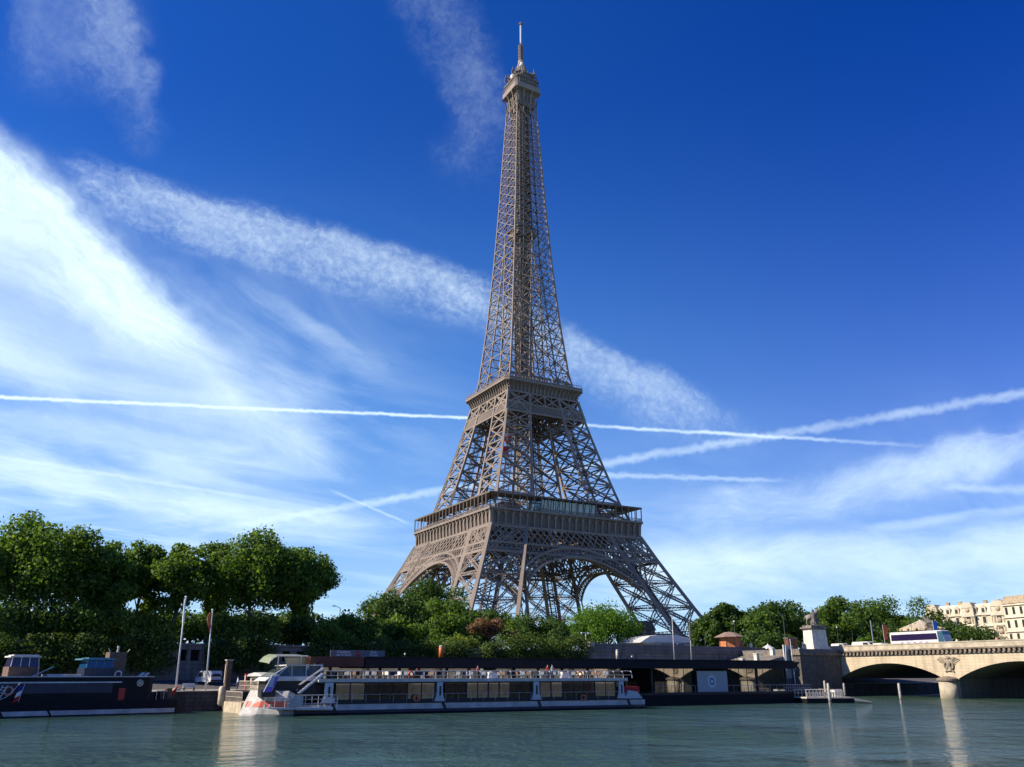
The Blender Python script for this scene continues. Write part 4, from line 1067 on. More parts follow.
# ================================================================== BOATS AND LANDINGS
M_HULL = mat('black_hull_paint', (.008, .009, .014), .6, var=.3, vscale=1.5, spec=.2)
M_NAVY = mat('navy_hull_paint', (.018, .024, .05), .4, var=.3, vscale=1.0)
M_GREYW = mat('grey_white_paint', (.54, .53, .51), .45, var=.12, vscale=.8, dirt=(.36, .35, .33))
M_BOATW = mat('boat_white', (.62, .62, .61), .45, var=.08, vscale=1.0, dirt=(.46, .45, .43))
M_STRIPE = mat('red_stripe_paint', (.50, .10, .05), .45, var=.1)
M_DECK = mat('deck_grey', (.26, .27, .30), .8, var=.2)
M_DK = mat('dark_metal', (.02, .022, .026), .5, var=.3)
M_BROWN = mat('brown_awning', (.075, .030, .022), .8, var=.25, vscale=.5)
M_CREAM = mat('cream_paint', (.52, .45, .34), .6, var=.15, vscale=1.2, dirt=(.34, .28, .20))
M_PALEBL = mat('pale_blue_paint', (.46, .51, .54), .4, var=.1)
M_PURPLE = mat('purple_paint', (.20, .12, .55), .4, var=.2)
M_ORANGE = mat('orange_paint', (.55, .12, .03), .5, var=.15)
M_YEL = mat('cream_cloth', (.75, .62, .30), .8, var=.1)
M_SEATR = mat('red_seat_cloth', (.45, .03, .03), .8, var=.2)
M_SEATB = mat('blue_grey_seat', (.14, .16, .19), .7, var=.2)
M_GLASS = glass('boat_glass', (.015, .02, .02), .62, .02, 2.1)
M_GLASSP = glass('pontoon_glass', (.01, .014, .014), .85, .015, 4.0); M_GLASSR = glass('reflective_glass', (.02, .03, .028), .92, .03, 6.5)
M_WSCREEN = glass('windscreen_glass', (.10, .14, .13), .55, .04, 1.9)
M_WOOD = mat('brown_wood', (.13, .085, .06), .8, var=.3, vscale=2)
M_TIMB = mat('pale_timber', (.55, .49, .40), .85, var=.25, vscale=2.5)
M_BLUE = mat('flag_blue', (.015, .03, .25), .8, var=.1); M_FRED = mat('flag_red', (.45, .02, .02), .8, var=.1); M_FWHITE = mat('flag_white', (.75, .75, .75), .8, var=.05)

class Frame:
    """a floating object's own frame: x along its side, y towards the quay, z up from the water"""
    def __init__(s, a, b):
        s.o = onZ(*a, WZ); e = onZ(*b, WZ)-s.o; s.len = e.length; s.ang = math.atan2(e.y, e.x)
        s.e = Vector((math.cos(s.ang), math.sin(s.ang), 0)); s.n = Vector((-math.sin(s.ang), math.cos(s.ang), 0))
    def set(s, deg, end):
        """give the hull a plain heading through its start point"""
        s.ang = R_(deg); s.e = Vector((math.cos(s.ang), math.sin(s.ang), 0)); s.n = Vector((-math.sin(s.ang), math.cos(s.ang), 0))
        if end: s.len = s.at(*end)[0]
        else:
            a = onY(222, 700, -199.2); b = onY(812, 700, -199.2); s.o = Vector((a.x, -199.2, WZ)); s.len = b.x-a.x
    def at(s, px, py, y=0.0):
        p = onplane(px, py, tuple(s.n), s.n.dot(s.o)+y); d = p-s.o; return d.dot(s.e), p.z-WZ
    def x(s, px, y=0.0, py=690): return s.at(px, py, y)[0]
    def z(s, px, py, y=0.0): return s.at(px, py, y)[1]
    def world(s, x, y, z): return s.o+s.e*x+s.n*y+Vector((0, 0, z))
def railing(mb, x0, x1, y, z0, z1, step, r=.035, mids=(.5,), curve=0.0):
    n = max(1, round((x1-x0)/step))
    for i in range(n+1):
        x = x0+(x1-x0)*i/n
        if curve:
            prev = (x, y-curve*.3, z0)
            for k in range(1, 6):
                t = k/5; q = (x, y-curve*.3+curve*t**3, z0+(z1-z0)*(1-(1-t)**1.6)); mb.tube(prev, q, r, r, 6); prev = q
        else: mb.tube((x, y, z0), (x, y, z1), r, r, 6)
    mb.tube((x0, y, z1), (x1, y, z1), r*1.15, r*1.15, 6)
    for m in mids: mb.tube((x0, y, z0+(z1-z0)*m), (x1, y, z0+(z1-z0)*m), r*.7, r*.7, 6)

# ---------------- excursion boat
F = Frame((243, 717), (648, 709.5)); F.set(-3.0, (648, 709.5))
boat = thing('excursion_boat', 'long white two deck excursion boat with glazed saloon and red bow stripe', 'boat', tuple(F.o), F.ang)
BW = 8.6
zs_t = F.z(440, 702)                          # top of the grey hull strip
xb_end = F.len
def loft(mb, st, mi=0):
    """stations: (x bottom, x top, half width, z top) -> hull with flat sides"""
    rings = []
    for xb, xt, hw, zt in st:
        y0, y1 = BW/2-hw, BW/2+hw
        rings.append([(xb, y0+.15*hw, -.6), (xb+(xt-xb)*.2, y0, .2), (xt, y0, zt), (xt, y1, zt), (xb+(xt-xb)*.2, y1, .2), (xb, y1-.15*hw, -.6)])
    vs = [v for r in rings for v in r]; fs = []
    for i in range(len(rings)-1):
        for j in range(6): fs.append((i*6+j, i*6+(j+1) % 6, (i+1)*6+(j+1) % 6, (i+1)*6+j))
    fs.append(tuple(range(6))); fs.append(tuple(range((len(rings)-1)*6, len(rings)*6)))
    mb.add(vs, fs, mi)
xB, zB = F.at(258, 691); xC = F.x(296)
mb = MB(); loft(mb, [(.3, xB+.2, 1.2, zB), (1.5, xB+1.2, 2.6, zB), (4.2, xB+3.6, 4.3, zB-.05), (xC, xC, 4.3, zB-.35), (xC+.6, xC+1.4, 4.3, zs_t), (xb_end-2.2, xb_end-2.0, 4.3, zs_t), (xb_end, xb_end-.3, 3.7, zs_t)])
mb.build('hull', M_NAVY, boat)
mb = MB()                                     # pale bow plating with rake, and the long pale side strip
loft(mb, [(.22, xB+.15, 1.25, zB+.02), (1.45, xB+1.15, 2.66, zB+.02), (4.15, xB+3.55, 4.36, zB-.03), (xC-.1, xC-.1, 4.36, zB-.33)])
mb.build('bow', mat('bow_grey_white', (.46, .45, .43), .5, var=.15, vscale=1.2, dirt=(.30, .29, .27)), boat)
mb = MB(); za, zb = F.z(270, 707.5), F.z(270, 701.5)
stn = [(.22, xB+.15, 1.25, zB+.02), (1.45, xB+1.15, 2.66, zB+.02), (4.15, xB+3.55, 4.36, zB-.03), (xC-.1, xC-.1, 4.36, zB-.33)]
def side_pt(st, z):
    xb, xt, hw, zt = st; t = (z-.2)/(zt-.2); x = xb+(xt-xb)*.2; return Vector((x+(xt-x)*t, BW/2-hw-.035, z))
for a, b_ in zip(stn, stn[1:]): mb.add([side_pt(a, za), side_pt(b_, za), side_pt(b_, zb), side_pt(a, zb)], [(0, 1, 2, 3)])
p0, p1 = side_pt(stn[0], za), side_pt(stn[0], zb); mb.add([p0+Vector((-.03, .2, 0)), p1+Vector((-.03, .2, 0)), p1+Vector((-.03, .9, 0)), p0+Vector((-.03, .9, 0))], [(0, 1, 2, 3)])
mb.build('bow_stripe', M_STRIPE, boat)
mb = MB(); mb.box(xC+.2, -.07, .52, xb_end-.5, -.002, zs_t-.08); mb.build('side_strip', M_GREYW, boat)
mb = MB(); mb.box(xC-1, -.14, zs_t-.075, xb_end-.8, .25, zs_t+.06); mb.build('rubbing_strake', M_DK, boat)
for px in (333, 443, 538, 627):
    x = F.x(px); mb = MB(); mb.prism([(x-.25, zs_t), (x+.15, zs_t), (x+.55, .45), (x+.15, .45)], -.12, -.075, 'y'); mb.build('fender_strap', M_DK, boat)
# fore deck platform and white railings
xD0, zD = F.at(264, 708); xD1 = F.x(332)
mb = MB(); mb.prism([(xD0, zD+.02), (xD0+1, zD-.16), (xD1, zD-.3), (xD1, zD+.02)], -1.0, .3, 'y'); mb.build('gangway_plate', M_BOATW, boat)
mb = MB(); railing(mb, F.x(287, -1), F.x(338, -1), -.95, zD, zD+1.35, .75, .035, (.33, .66)); railing(mb, F.x(266, -1), F.x(286, -1), -.95, zD, zD+1.1, 1.2, .03, ()); mb.build('fore_railing', M_BOATW, boat)
mb = MB(); mb.box(F.x(287), -.9, zD+.1, F.x(302), -.86, zD+1.25); mb.build('railing_panel', M_GREYW, boat)
# saloon
zf = zs_t; z_sill = F.z(440, 698.5); z_head = F.z(440, 683); z_up = F.z(440, 678.5); z_rail = F.z(440, 671)
x0c, x1c = F.x(326), F.x(622)
cab = bpy.data.objects.new('saloon', None); COL.objects.link(cab); cab.parent = boat
mb = MB(); mb.box(x0c, .25, zf+.06, x1c, .45, z_sill); mb.box(x0c, BW-.6, zf+.06, x1c, BW-.4, z_sill); mb.build('sill_panel', M_DK, cab)
mb = MB(); mb.box(x0c-.3, .1, zf-.3, x1c+.3, BW-.1, zf+.05); mb.build('floor', M_DECK, cab)
wins = []
groups = [(336, 436, 7), (445, 532, 8), (541, 617, 7)]
for a, b_, n in groups:
    xa, xb = F.x(a), F.x(b_)
    for i in range(n):
        u0, u1 = xa+(xb-xa)*i/n, xa+(xb-xa)*(i+1)/n
        tilt = random.uniform(-.05, .05)
        mb = MB(); mb.add([(u0+.06, .30+tilt, z_sill+.02), (u1-.06, .30-tilt, z_sill+.02), (u1-.06, .30-tilt, z_head-.02), (u0+.06, .30+tilt, z_head-.02)], [(0, 1, 2, 3)])
        mb.build('window', M_GLASSR if (i*5+n) % 7 in (0, 2, 4, 5) else M_GLASS, cab)
        mb = MB(); mb.box(u1-.055, .22, z_sill, u1+.055, .40, z_head); mb.build('mullion', M_DK, cab)
    mb = MB(); mb.add([(xa, BW-.5, z_sill), (xb, BW-.5, z_sill), (xb, BW-.5, z_head), (xa, BW-.5, z_head)], [(0, 1, 2, 3)]); mb.build('rear_window', M_GLASS, cab)
mb = MB(); mb.box(x0c-.6, .05, z_head, x1c+.6, BW-.2, z_head+.16); mb.build('ceiling', M_DK, cab)
mb = MB(); mb.box(F.x(318), -.05, z_head+.162, F.x(628), BW-.1, z_up); mb.build('upper_deck', M_GREYW, boat)
for px, w in ((329, 1.0), (440, .75), (536.5, .8), (621.5, .75)):
    x = F.x(px); mb = MB(); mb.prism([(x-w/2, z_head+.1), (x+w/2, z_head+.1), (x+w/2, zf+1.0), (x+w*.9, zf+.1), (x-w*.9, zf+.1), (x-w/2, zf+1.0)], -.04, .24, 'y'); p = mb.build('pillar', M_PALEBL, boat)
    mb = MB(); mb.box(x-.1, -.08, zf+.75, x+.14, -.045, z_head-.35); mb.build('pillar_slot', M_DK, p)
# inside: tables with cloths, seats, hanging panels
for a, b_, n in groups:
    xa, xb = F.x(a), F.x(b_)
    for i in range(n):
        x = xa+(xb-xa)*(i+.5)/n
        mb = MB(); mb.box(x-.5, 1.0, zf+.75, x+.5, 2.0, zf+.8); mb.tube((x, 1.5, zf+.05), (x, 1.5, zf+.75), .05); mb.build('table', M_WOOD, cab)
        mb = MB(); 
        for sx in (-.62, .62): mb.box(x+sx-.2, 1.0, zf+.06, x+sx+.2, 1.9, zf+.48); mb.box(x+sx*1.2-.05, 1.0, zf+.48, x+sx*1.2+.05, 1.9, zf+1.05)
        mb.build('seat', [M_YEL, M_SEATR, M_SEATB][i % 3], cab)
        if i % 2 == 0: mb = MB(); mb.box(x-.45, .55, z_head-1.0, x+.45, .62, z_head-.06); mb.build('hanging_panel', [M_SEATR, M_DK][(i//2) % 2], cab)
mb = MB(); railing(mb, x0c+1.5, x1c-.5, .02, zf+.08, zf+1.0, 1.7, .02, ()); mb.build('side_railing', M_GREYW, boat)
# upper railing: straight forward part, curved stanchions aft
xr0, xr1 = F.x(324), F.x(470); xr2 = F.x(632)
mb = MB(); railing(mb, xr0, xr1, 0.0, z_up, z_rail, 1.55, .035, (.42,)); mb.build('upper_railing', M_BOATW, boat)
mb = MB(); railing(mb, xr1, xr2, 0.0, z_up, z_rail+.02, 1.5, .04, (.42,), curve=.55); mb.build('upper_railing', M_BOATW, boat)
mb = MB(); railing(mb, xr0, xr2, BW-.3, z_up, z_rail, 1.55, .035, (.42,)); mb.build('upper_railing', M_BOATW, boat)
for px in np.arange(330, 625, 6.6):
    x = F.x(px)
    for y in (1.2, 3.2, 5.2):
        if random.random() < .45: continue
        mb = MB(); mb.box(x-.2, y, z_up+.38, x+.2, y+1.4, z_up+.46); mb.box(x+.16, y, z_up+.46, x+.24, y+1.4, z_up+.85); mb.tube((x, y+.7, z_up), (x, y+.7, z_up+.4), .06)
        mb.build('deck_seat', random.choice([M_SEATB, M_DK, M_DK, M_WOOD, M_SEATB, M_DECK, M_TIMB]), boat)
# wheelhouse, its slanting windscreen, stair, blue and white bow panel
xw0, zw0 = F.at(272, 676); xw1, zw1 = F.at(291, 665.5); xw2 = F.x(322)
wh = bpy.data.objects.new('wheelhouse', None); COL.objects.link(wh); wh.parent = boat
mb = MB(); mb.prism([(xw0-.6, zw0-.55), (xw2, zw0-.55), (xw2, zw0-.1), (xw0, zw0-.1)], .8, BW-.8, 'y'); mb.build('sill', M_BOATW, wh)
mb = MB(); mb.add([(xw0, .9, zw0-.08), (xw0, BW-.9, zw0-.08), (xw1, BW-1.3, zw1), (xw1, 1.3, zw1)], [(0, 1, 2, 3)]); mb.add([(xw0+.1, .88, zw0-.08), (xw2, .88, zw0-.08), (xw2, 1.28, zw1), (xw1+.1, 1.28, zw1)], [(0, 1, 2, 3)]); mb.build('windscreen', M_WSCREEN, wh)
mb = MB(); mb.box(xw1-.3, 1.0, zw1, xw2+.2, BW-1, zw1+.12); mb.build('roof', M_BOATW, wh)
mb = MB()
for t in (0.12, .42, .7, 1.0):
    x = xw0+(xw2-xw0)*t; mb.tube((x, .85, zw0-.1), (max(x, xw1) if t > .3 else xw1, 1.26, zw1), .05)
mb.tube((xw0, .85, zw0-.08), (xw1, 1.26, zw1), .07); mb.tube((xw0-.6, .85, zw0-.08), (xw2+.5, .85, zw0-.08), .05); mb.build('window_frame', M_BOATW, wh)
mb = MB(); mb.box(F.x(270), 1.4, zf+.3, xw2+1.0, BW-1.4, zw0-.56); mb.build('lower_cabin', M_DK, boat)
xs0, zs0 = F.at(299, 693); xs1, zs1 = F.at(323, 674)
mb = MB()
for y in (-.3, .5): mb.bar((xs0, y, zs0), (xs1, y, zs1), .1, .22); mb.tube((xs0, y, zs0+.9), (xs1, y, zs1+.7), .035)
for i in range(10): t = i/9; mb.box(xs0+(xs1-xs0)*t-.1, -.3, zs0+(zs1-zs0)*t, xs0+(xs1-xs0)*t+.1, .5, zs0+(zs1-zs0)*t+.04)
mb.build('stair', M_BOATW, boat)
xp0, zp0 = F.at(264, 692); xp1, zp1 = F.at(276, 676)
mb = MB(); mb.prism([(xp0-.1, zp0), (xp0+.8, zp0), (xp1+.35, zp1), (xp1-.5, zp1)], -.2, .05, 'y'); p = mb.build('bow_panel', M_PALEBL, boat)
mb = MB(); mb.prism([(xp0-.1, zp0), (xp0+.8, zp0), (xp0+.95, zp0+.55), (xp0+.2, zp0+.55)], -.22, -.205, 'y'); mb.prism([(xp1-.1, zp1-.1), (xp1+.35, zp1-.02), (xp0+1.1, zp0+.7), (xp0+.85, zp0+.6)], -.22, -.205, 'y'); mb.build('panel_flash', M_PURPLE, p)
mb = MB(); mb.box(F.x(262), .2, F.z(262, 697), F.x(276), 2.5, F.z(262, 690)); mb.build('windlass', M_DK, boat)
for px in (267, 272): mb = MB(); mb.lathe([(.14, 0), (.12, .28), (.18, .32), (.18, .36)], 10, (F.x(px, -1), -.7, zD+.02)); mb.build('bollard', M_BOATW, boat)
mb = MB(); mb.prism([(F.x(625), zf+.06), (xb_end-.7, zf+.06), (xb_end-1.6, zf+.95), (F.x(629), zf+1.15)], .1, BW-.3, 'y'); mb.build('stern_deck', M_PALEBL, boat)
mb = MB(); mb.box(F.x(626), .6, F.z(630, 695), F.x(642), 3.5, F.z(630, 686.5)); mb.build('stern_locker', M_SEATR, boat)
def lifebuoy(px, py, fr, y, lab):
    x, z = fr.at(px, py, y); p = fr.world(x, y, z)
    t = thing('lifebuoy', lab, 'lifebuoy', tuple(p), fr.ang, 'red lifebuoys on the excursion boat')
    mb = MB(); mb.torus((0, 0, 0), .34, .11, (0, 1, 0), 20, 8); mb.build('ring', M_ORANGE, t, True)
    mb = MB()
    for k in range(4): a = math.pi/4+k*math.pi/2; mb.torus((.34*math.cos(a), 0, .34*math.sin(a)), .115, .02, (-math.sin(a), 0, math.cos(a)), 10, 4)
    mb.build('rope_band', M_BOATW, t)
lifebuoy(411, 674.5, F, -.12, 'red lifebuoy on the upper deck railing left of middle')
lifebuoy(416.5, 698, F, -.12, 'red lifebuoy before the lower windows left of middle')
lifebuoy(580, 674.5, F, -.12, 'red lifebuoy on the upper deck railing near the stern')
lifebuoy(583.5, 697.5, F, -.12, 'red lifebuoy before the lower windows near the stern')
for px, py, lab in ((492, 674, 'white folded tarpaulin on the upper deck of the excursion boat'), (565, 674, 'white covered deck box on the upper deck behind railing')):
    x, z = F.at(px, py+3, 1.0); p = F.world(x, 1.0, z_up)
    mb = MB(); mb.hexa([(-.7, -.4, 0), (.7, -.4, 0), (.7, .4, 0), (-.7, .4, 0), (-.55, -.35, .75), (.6, -.3, .62), (.5, .35, .7), (-.6, .3, .8)]); o = mb.build('deck_box', M_BOATW); o.location = p; o.rotation_euler.z = F.ang
    tag(o, lab, 'deck box')

# ---------------- pontoon with its long dark roof
G = Frame((222, 708), (812, 703.2)); G.set(0.0, None)
off_y = 0.0
pon = thing('landing_pontoon', 'long dark landing pontoon under a flat black roof behind the excursion boat', 'pontoon', tuple(G.o), G.ang)
PW = 10.0; xg0, xg1 = G.x(300), G.len
zd = G.z(720, 692)
mb = MB(); mb.box(xg0, 0, -.6, xg1-.3, PW, zd-.35); mb.build('hull', M_HULL, pon)
mb = MB(); mb.box(xg0-.2, -.15, zd-.348, xg1, PW+.1, zd); mb.build('deck_edge', M_DK, pon)
xr0_, zr0 = G.at(362, 668.5); xr1_, _ = G.at(790, 668); zrt = G.z(600, 659); zrb = G.z(600, 668.3)
mb = MB(); mb.box(xr0_, -.9, zrb+.3, xr1_, PW+.6, zrt-.12); mb.box(xr0_-.1, -1.1, zrt-.118, xr1_+.35, PW+.8, zrt); mb.build('roof', M_HULL, pon)
mb = MB(); mb.prism([(xr0_, zrb), (xr1_, zrb), (xr1_+1.4, zrt-.2), (xr0_, zrt-.2)], -1.05, -.905, 'y'); mb.build('fascia', M_HULL, pon)
mb = MB(); mb.box(G.x(306), -.95, zrb+.1, xr0_-.102, PW, zrt-.05); mb.build('brown_awning', M_BROWN, pon)
for px in (330, 400, 470, 540, 590, 654, 698, 727, 760, 789):
    x = G.x(px); MB().box(x-.16, .3, zd, x+.16, .62, zrb+.3).build('roof_post', M_DK, pon); MB().box(x-.12, PW-.6, zd, x+.12, PW-.3, zrb+.3).build('roof_post', M_DK, pon)
gl = [(657, 696), (726, 758), (759, 787)]
for a, b_ in gl:
    xa, xb = G.x(a), G.x(b_); mb = MB(); mb.add([(xa, .45, zd+.03), (xb, .45, zd+.03), (xb, .45, zrb+.28), (xa, .45, zrb+.28)], [(0, 1, 2, 3)]); mb.build('glass_wall', M_GLASSP, pon)
    mb = MB()
    for i in range(1, 4): x = xa+(xb-xa)*i/4; mb.box(x-.03, .4, zd, x+.03, .5, zrb+.28)
    mb.build('glass_mullions', M_DK, pon)
xa, xb = G.x(330), G.x(653); mb = MB(); mb.add([(xa, 4.0, zd+.03), (xb, 4.0, zd+.03), (xb, 4.0, zrb+.28), (xa, 4.0, zrb+.28)], [(0, 1, 2, 3)]); mb.build('glass_wall', M_GLASSP, pon)
mb = MB(); mb.box(G.x(340), PW-.25, zd+.01, G.x(788), PW-.1, zrb+.3); mb.build('rear_wall', M_DK, pon)
mb = MB(); railing(mb, G.x(784), xg1-.1, -.05, zd, zd+1.05, .55, .035, (.5,)); railing(mb, G.x(655), G.x(784), -.05, zd, zd+1.0, 1.6, .025, ()); mb.build('railing', M_GREYW, pon)
# banner with a round emblem
xa, za_ = G.at(697, 692); xb, zb_ = G.at(725.5, 671)
ban = thing('banner_panel', 'pale grey banner panel with round white starry emblem on the pontoon', 'banner', tuple(G.world((xa+xb)/2, -.25, za_)), G.ang)
w = (xb-xa)/2; h = zb_-za_
M_BANN = mat('banner_grey', (.36, .38, .41), .7, var=.08); M_EMB = mat('emblem_white', (.62, .66, .70), .7, var=.05); M_EMBL = mat('emblem_blue', (.10, .16, .30), .7, var=.05)
mb = MB(); mb.box(-w, -.03, 0, w, .03, h); mb.build('panel', M_BANN, ban)
mb = MB(); cz = h*.5
def disc(mb, cx, cz, r, y, n=28, sq=1.0): mb.add([(cx+r*.86*math.cos(2*math.pi*i/n), y, cz+r*math.sin(2*math.pi*i/n)*sq) for i in range(n)], [tuple(range(n))])
for q in range(24):
    a = q/24*2*math.pi; mb.ball((-.15+1.15*.86*math.cos(a), -.04, cz+1.15*math.sin(a)), .06, (1, .3, 1), 6)
disc(mb, -.15, cz, .92, -.036); mb.build('emblem', M_EMB, ban, fix=False)
mb = MB(); disc(mb, -.15, cz, .62, -.041)
mb.build('emblem_disc', M_EMBL, ban, fix=False)
mb = MB()
pts = []
for q in range(10): a = math.pi/2+q*math.pi/5; r = .42 if q % 2 == 0 else .19; pts.append((-.15+r*math.cos(a), cz+r*math.sin(a)))
mb.add([(x, -.046, z) for x, z in pts], [tuple(range(10))]); mb.build('emblem_star', M_EMB, ban, fix=False)
# signboard standing on the roof
xa, za_ = G.at(330, 659, 1); xb, zb_ = G.at(385, 651, 1)
sg = thing('signboard', 'grey cruise signboard with white lettering and red round logo on the roof', 'sign', tuple(G.world((xa+xb)/2, 1.0, zrt+.0)), G.ang)
w = (xb-xa)/2; h = zb_-zrt+.05
M_SIGN = mat('sign_grey', (.14, .14, .155), .6, var=.1); M_TXT = mat('sign_lettering', (.85, .85, .85), .6, var=.02)
mb = MB(); mb.box(-w, -.05, .03, w, .05, h); mb.build('panel', M_SIGN, sg)
for txt, x, z in (('Croisières', -w*.52, h*.56), ('sur la Seine', -w*.52, h*.14), ('River', w*.58, h*.56), ('Cruise', w*.58, h*.14)):
    text_mesh(txt, h*.52, 'lettering', M_TXT, sg, (x, -.056, z), (math.pi/2, 0, 0), .004)
mb = MB(); mb.torus((0, -.06, h*.5), h*.34, h*.07, (0, 1, 0), 20, 6); mb.prism([(-h*.2, h*.25), (h*.2, h*.25), (0, h*.75)], -.075, -.055, 'y'); mb.build('logo', M_RED, sg)
# orange post, small lamp heads and vents on the roof
def roof_post(px, y0p, y1p, lab, m, r, y=2.0):
    x, z0 = G.at(px, y0p, y); _, z1 = G.at(px, y1p, y)
    t = thing('roof_post', lab, 'post', tuple(G.world(x, y, zrt)), G.ang)
    mb = MB(); hh = z1-zrt; mb.lathe([(r, 0), (r, hh*.86), (r*.8, hh*.88)], 14); mb.build('column', m, t, True)
    mb = MB(); mb.lathe([(r*.9, hh*.88), (r*.95, hh*.97), (r*.3, hh)], 14); mb.build('cap', M_BOATW, t, True)
roof_post(441, 659, 645.5, 'orange post with pale cap standing on the black roof', M_ORANGE, .32)
roof_post(617.5, 661, 649.5, 'pale beige post with round cap above the black roof', M_TIMB, .22)
for px, py, lab in ((405, 656.5, 'small white lamp on the black roof right of the signboard'), (632, 659, 'small white lamp on the black roof right of the beige post')):
    x, z = G.at(px, py, .5); t = thing('roof_lamp', lab, 'lamp', tuple(G.world(x, .5, zrt)), G.ang); mb = MB(); mb.tube((0, 0, 0), (0, 0, .3), .03); mb.build('stem', M_DK, t); mb = MB(); mb.ball((0, 0, .4), .14); mb.build('globe', M_BOATW, t)
# curved translucent awning at the landing's left end
xa, za_ = G.at(306, 665); xb, zb_ = G.at(268, 657)
M_AWN = glass('awning_film', (.40, .46, .30), .7, .3, 1.4)
aw = thing('glass_awning', 'pale translucent curved awning left of the brown roof end', 'awning', tuple(G.world(xa, 0, 0)), G.ang)
mb = MB(); L = xb-xa; prev = None
for i in range(9):
    t = i/8; x = L*t; z = zb_+.15-(.9*max(0, t-.82)/.18 if t > .82 else 0); 
    cur = [(x, -.6, z), (x, 4.5, z+.3)]
    if prev: mb.add(prev+[cur[1], cur[0]], [(0, 1, 2, 3)])
    prev = cur
mb.build('canopy', M_AWN, aw)
mb = MB(); mb.path([(0, -.62, zb_+.15), (L*.82, -.62, zb_+.15), (L*.93, -.62, zb_-.15), (L, -.62, zb_-.8)], .08); mb.tube((L*.7, .5, zd), (L*.7, .5, zb_+.1), .07); mb.tube((L*.1, .5, zd), (L*.1, .5, zb_+.1), .07); mb.build('frame', M_BOATW, aw)
mb = MB(); mb.add([(L*.25, .6, zd+.9), (0, .6, zd+.9), (0, .6, zb_), (L*.55, .6, zb_)], [(0, 1, 2, 3)]); mb.build('side_screen', M_AWN, aw)

# ---------------- cream landing stage at the left end
H = Frame((223, 711.5), (252, 715.5))
ls = thing('landing_stage', 'cream floating landing stage with white railings beside the boat bow', 'landing stage', tuple(H.o), H.ang)
zh = H.z(232, 702); HL = H.len*.62
mb = MB(); mb.box(0, 0, -.5, HL, 6.0, zh); mb.build('float', M_CREAM, ls)
mb = MB()
for y in (.1, ): 
    railing(mb, .3, HL-.2, y, zh, zh+1.25, .55, .035, (.5,)); railing(mb, .3, HL-.2, y+1.6, zh+1.4, zh+2.5, .6, .035, (.5,))
mb.build('railing', M_TIMB, ls)
mb = MB(); mb.box(1.6, 2.6, zh, HL+3, 9.0, zh+1.35); mb.box(.4, 1.2, zh+1.25, HL-.1, 2.6, zh+1.38); mb.build('deck_house', M_DK, ls)
mb = MB(); x, z = H.at(222.5, 706); _, z1 = H.at(222.5, 686); mb.lathe([(.2, z), (.42, z+.25), (.42, z1-.25), (.2, z1)], 14, (x-.3, -.2, 0)); mb.build('fender', M_CREAM, ls, True)
xk0, zk0 = H.at(254, 690, 3); xk1, zk1 = H.at(271, 673, 3)
kb = thing('ticket_booth', 'cream ticket booth with rounded pale roof on the landing stage', 'booth', tuple(H.world((xk0+xk1)/2, 3.0, zh+1.353)), H.ang)
w = (xk1-xk0)/2; h = zk1-zh-1.35
mb = MB(); mb.box(-w*.8, -.8, 0, w*.8, .8, h*.82); mb.build('booth_body', M_CREAM, kb); mb = MB(); mb.box(-w*.6, -.82, h*.3, w*.2, -.8, h*.7); mb.build('window', M_DK, kb)
mb = MB(); mb.prism([(-w, h*.82), (w, h*.82), (w*.8, h*.95), (0, h*1.04), (-w*.8, h*.95)], -1.1, 1.1, 'y'); mb.build('roof', M_BOATW, kb)
x, z0 = H.at(245.5, 684, 2); _, z1 = H.at(245.5, 671, 2)
rs = thing('red_totem', 'red sign post with white top standing on the landing stage', 'sign post', tuple(H.world(x, 2.0, zh+1.353)), H.ang)
mb = MB(); mb.box(-.32, -.12, 0, .32, .12, z1-zh-1.7); mb.build('totem', M_RED, rs); mb = MB(); mb.box(-.2, -.14, z1-zh-2.6, .2, -.122, z1-zh-1.9); mb.build('white_mark', M_BOATW, rs)
# ================================================================== BLACK BARGE AT THE LEFT
K = Frame((0, 718), (178, 713))
bg_ = thing('river_barge', 'long black river barge with white waterline stripe moored at the left', 'barge', tuple(K.o), K.ang)
BL = K.len; XL = -22.0
zst = K.z(140, 700); zgw = K.z(90, 676.5); xstep = K.x(152)
def barge_hull(mb, z0, z1, x1t, grow=0.0, x0=XL):
    n = 10; hw = 2.9+grow; W_ = 5.8
    ring = lambda x, z, h: [(x, W_/2-h, z), (x, W_/2+h, z)]
    xs = [x0, x1t-7, x1t-4, x1t-2, x1t-.6, x1t]
    hs = [1, 1, 1, .99, .95, .80]
    vs = []; fs = []
    for x, h in zip(xs, hs): vs += ring(x, z0, hw*h)+ring(x, z1, hw*h)
    for i in range(len(xs)-1):
        a, b = i*4, (i+1)*4; fs += [(a, b, b+2, a+2), (a+1, a+3, b+3, b+1), (a+2, b+2, b+3, a+3), (a, a+1, b+1, b)]
    fs += [(0, 2, 3, 1), (len(vs)-4, len(vs)-3, len(vs)-1, len(vs)-2)]; mb.add(vs, fs)
mb = MB(); barge_hull(mb, -.5, zst, BL+.4); mb.build('hull', M_HULL, bg_)
mb = MB(); barge_hull(mb, .12, .62, BL+.15, .03); mb.build('waterline_stripe', M_GREYW, bg_)
mb = MB(); barge_hull(mb, zst+.002, zgw-.08, xstep+.2, -.02); mb.build('raised_side', M_HULL, bg_)
mb = MB(); barge_hull(mb, zgw-.078, zgw+.04, xstep+.3, .05); mb.build('gunwale', M_GREYW, bg_)
xa, z_ = K.at(122, 682); mb = MB(); mb.box(XL, -.06, z_-.08, xa, -.003, z_+.06); mb.build('white_line', M_BOATW, bg_)
mb = MB(); mb.box(XL, -.03, zst+.9, xa-1, -.004, zst+2.2); mb.build('window_strip', M_NAVY, bg_)
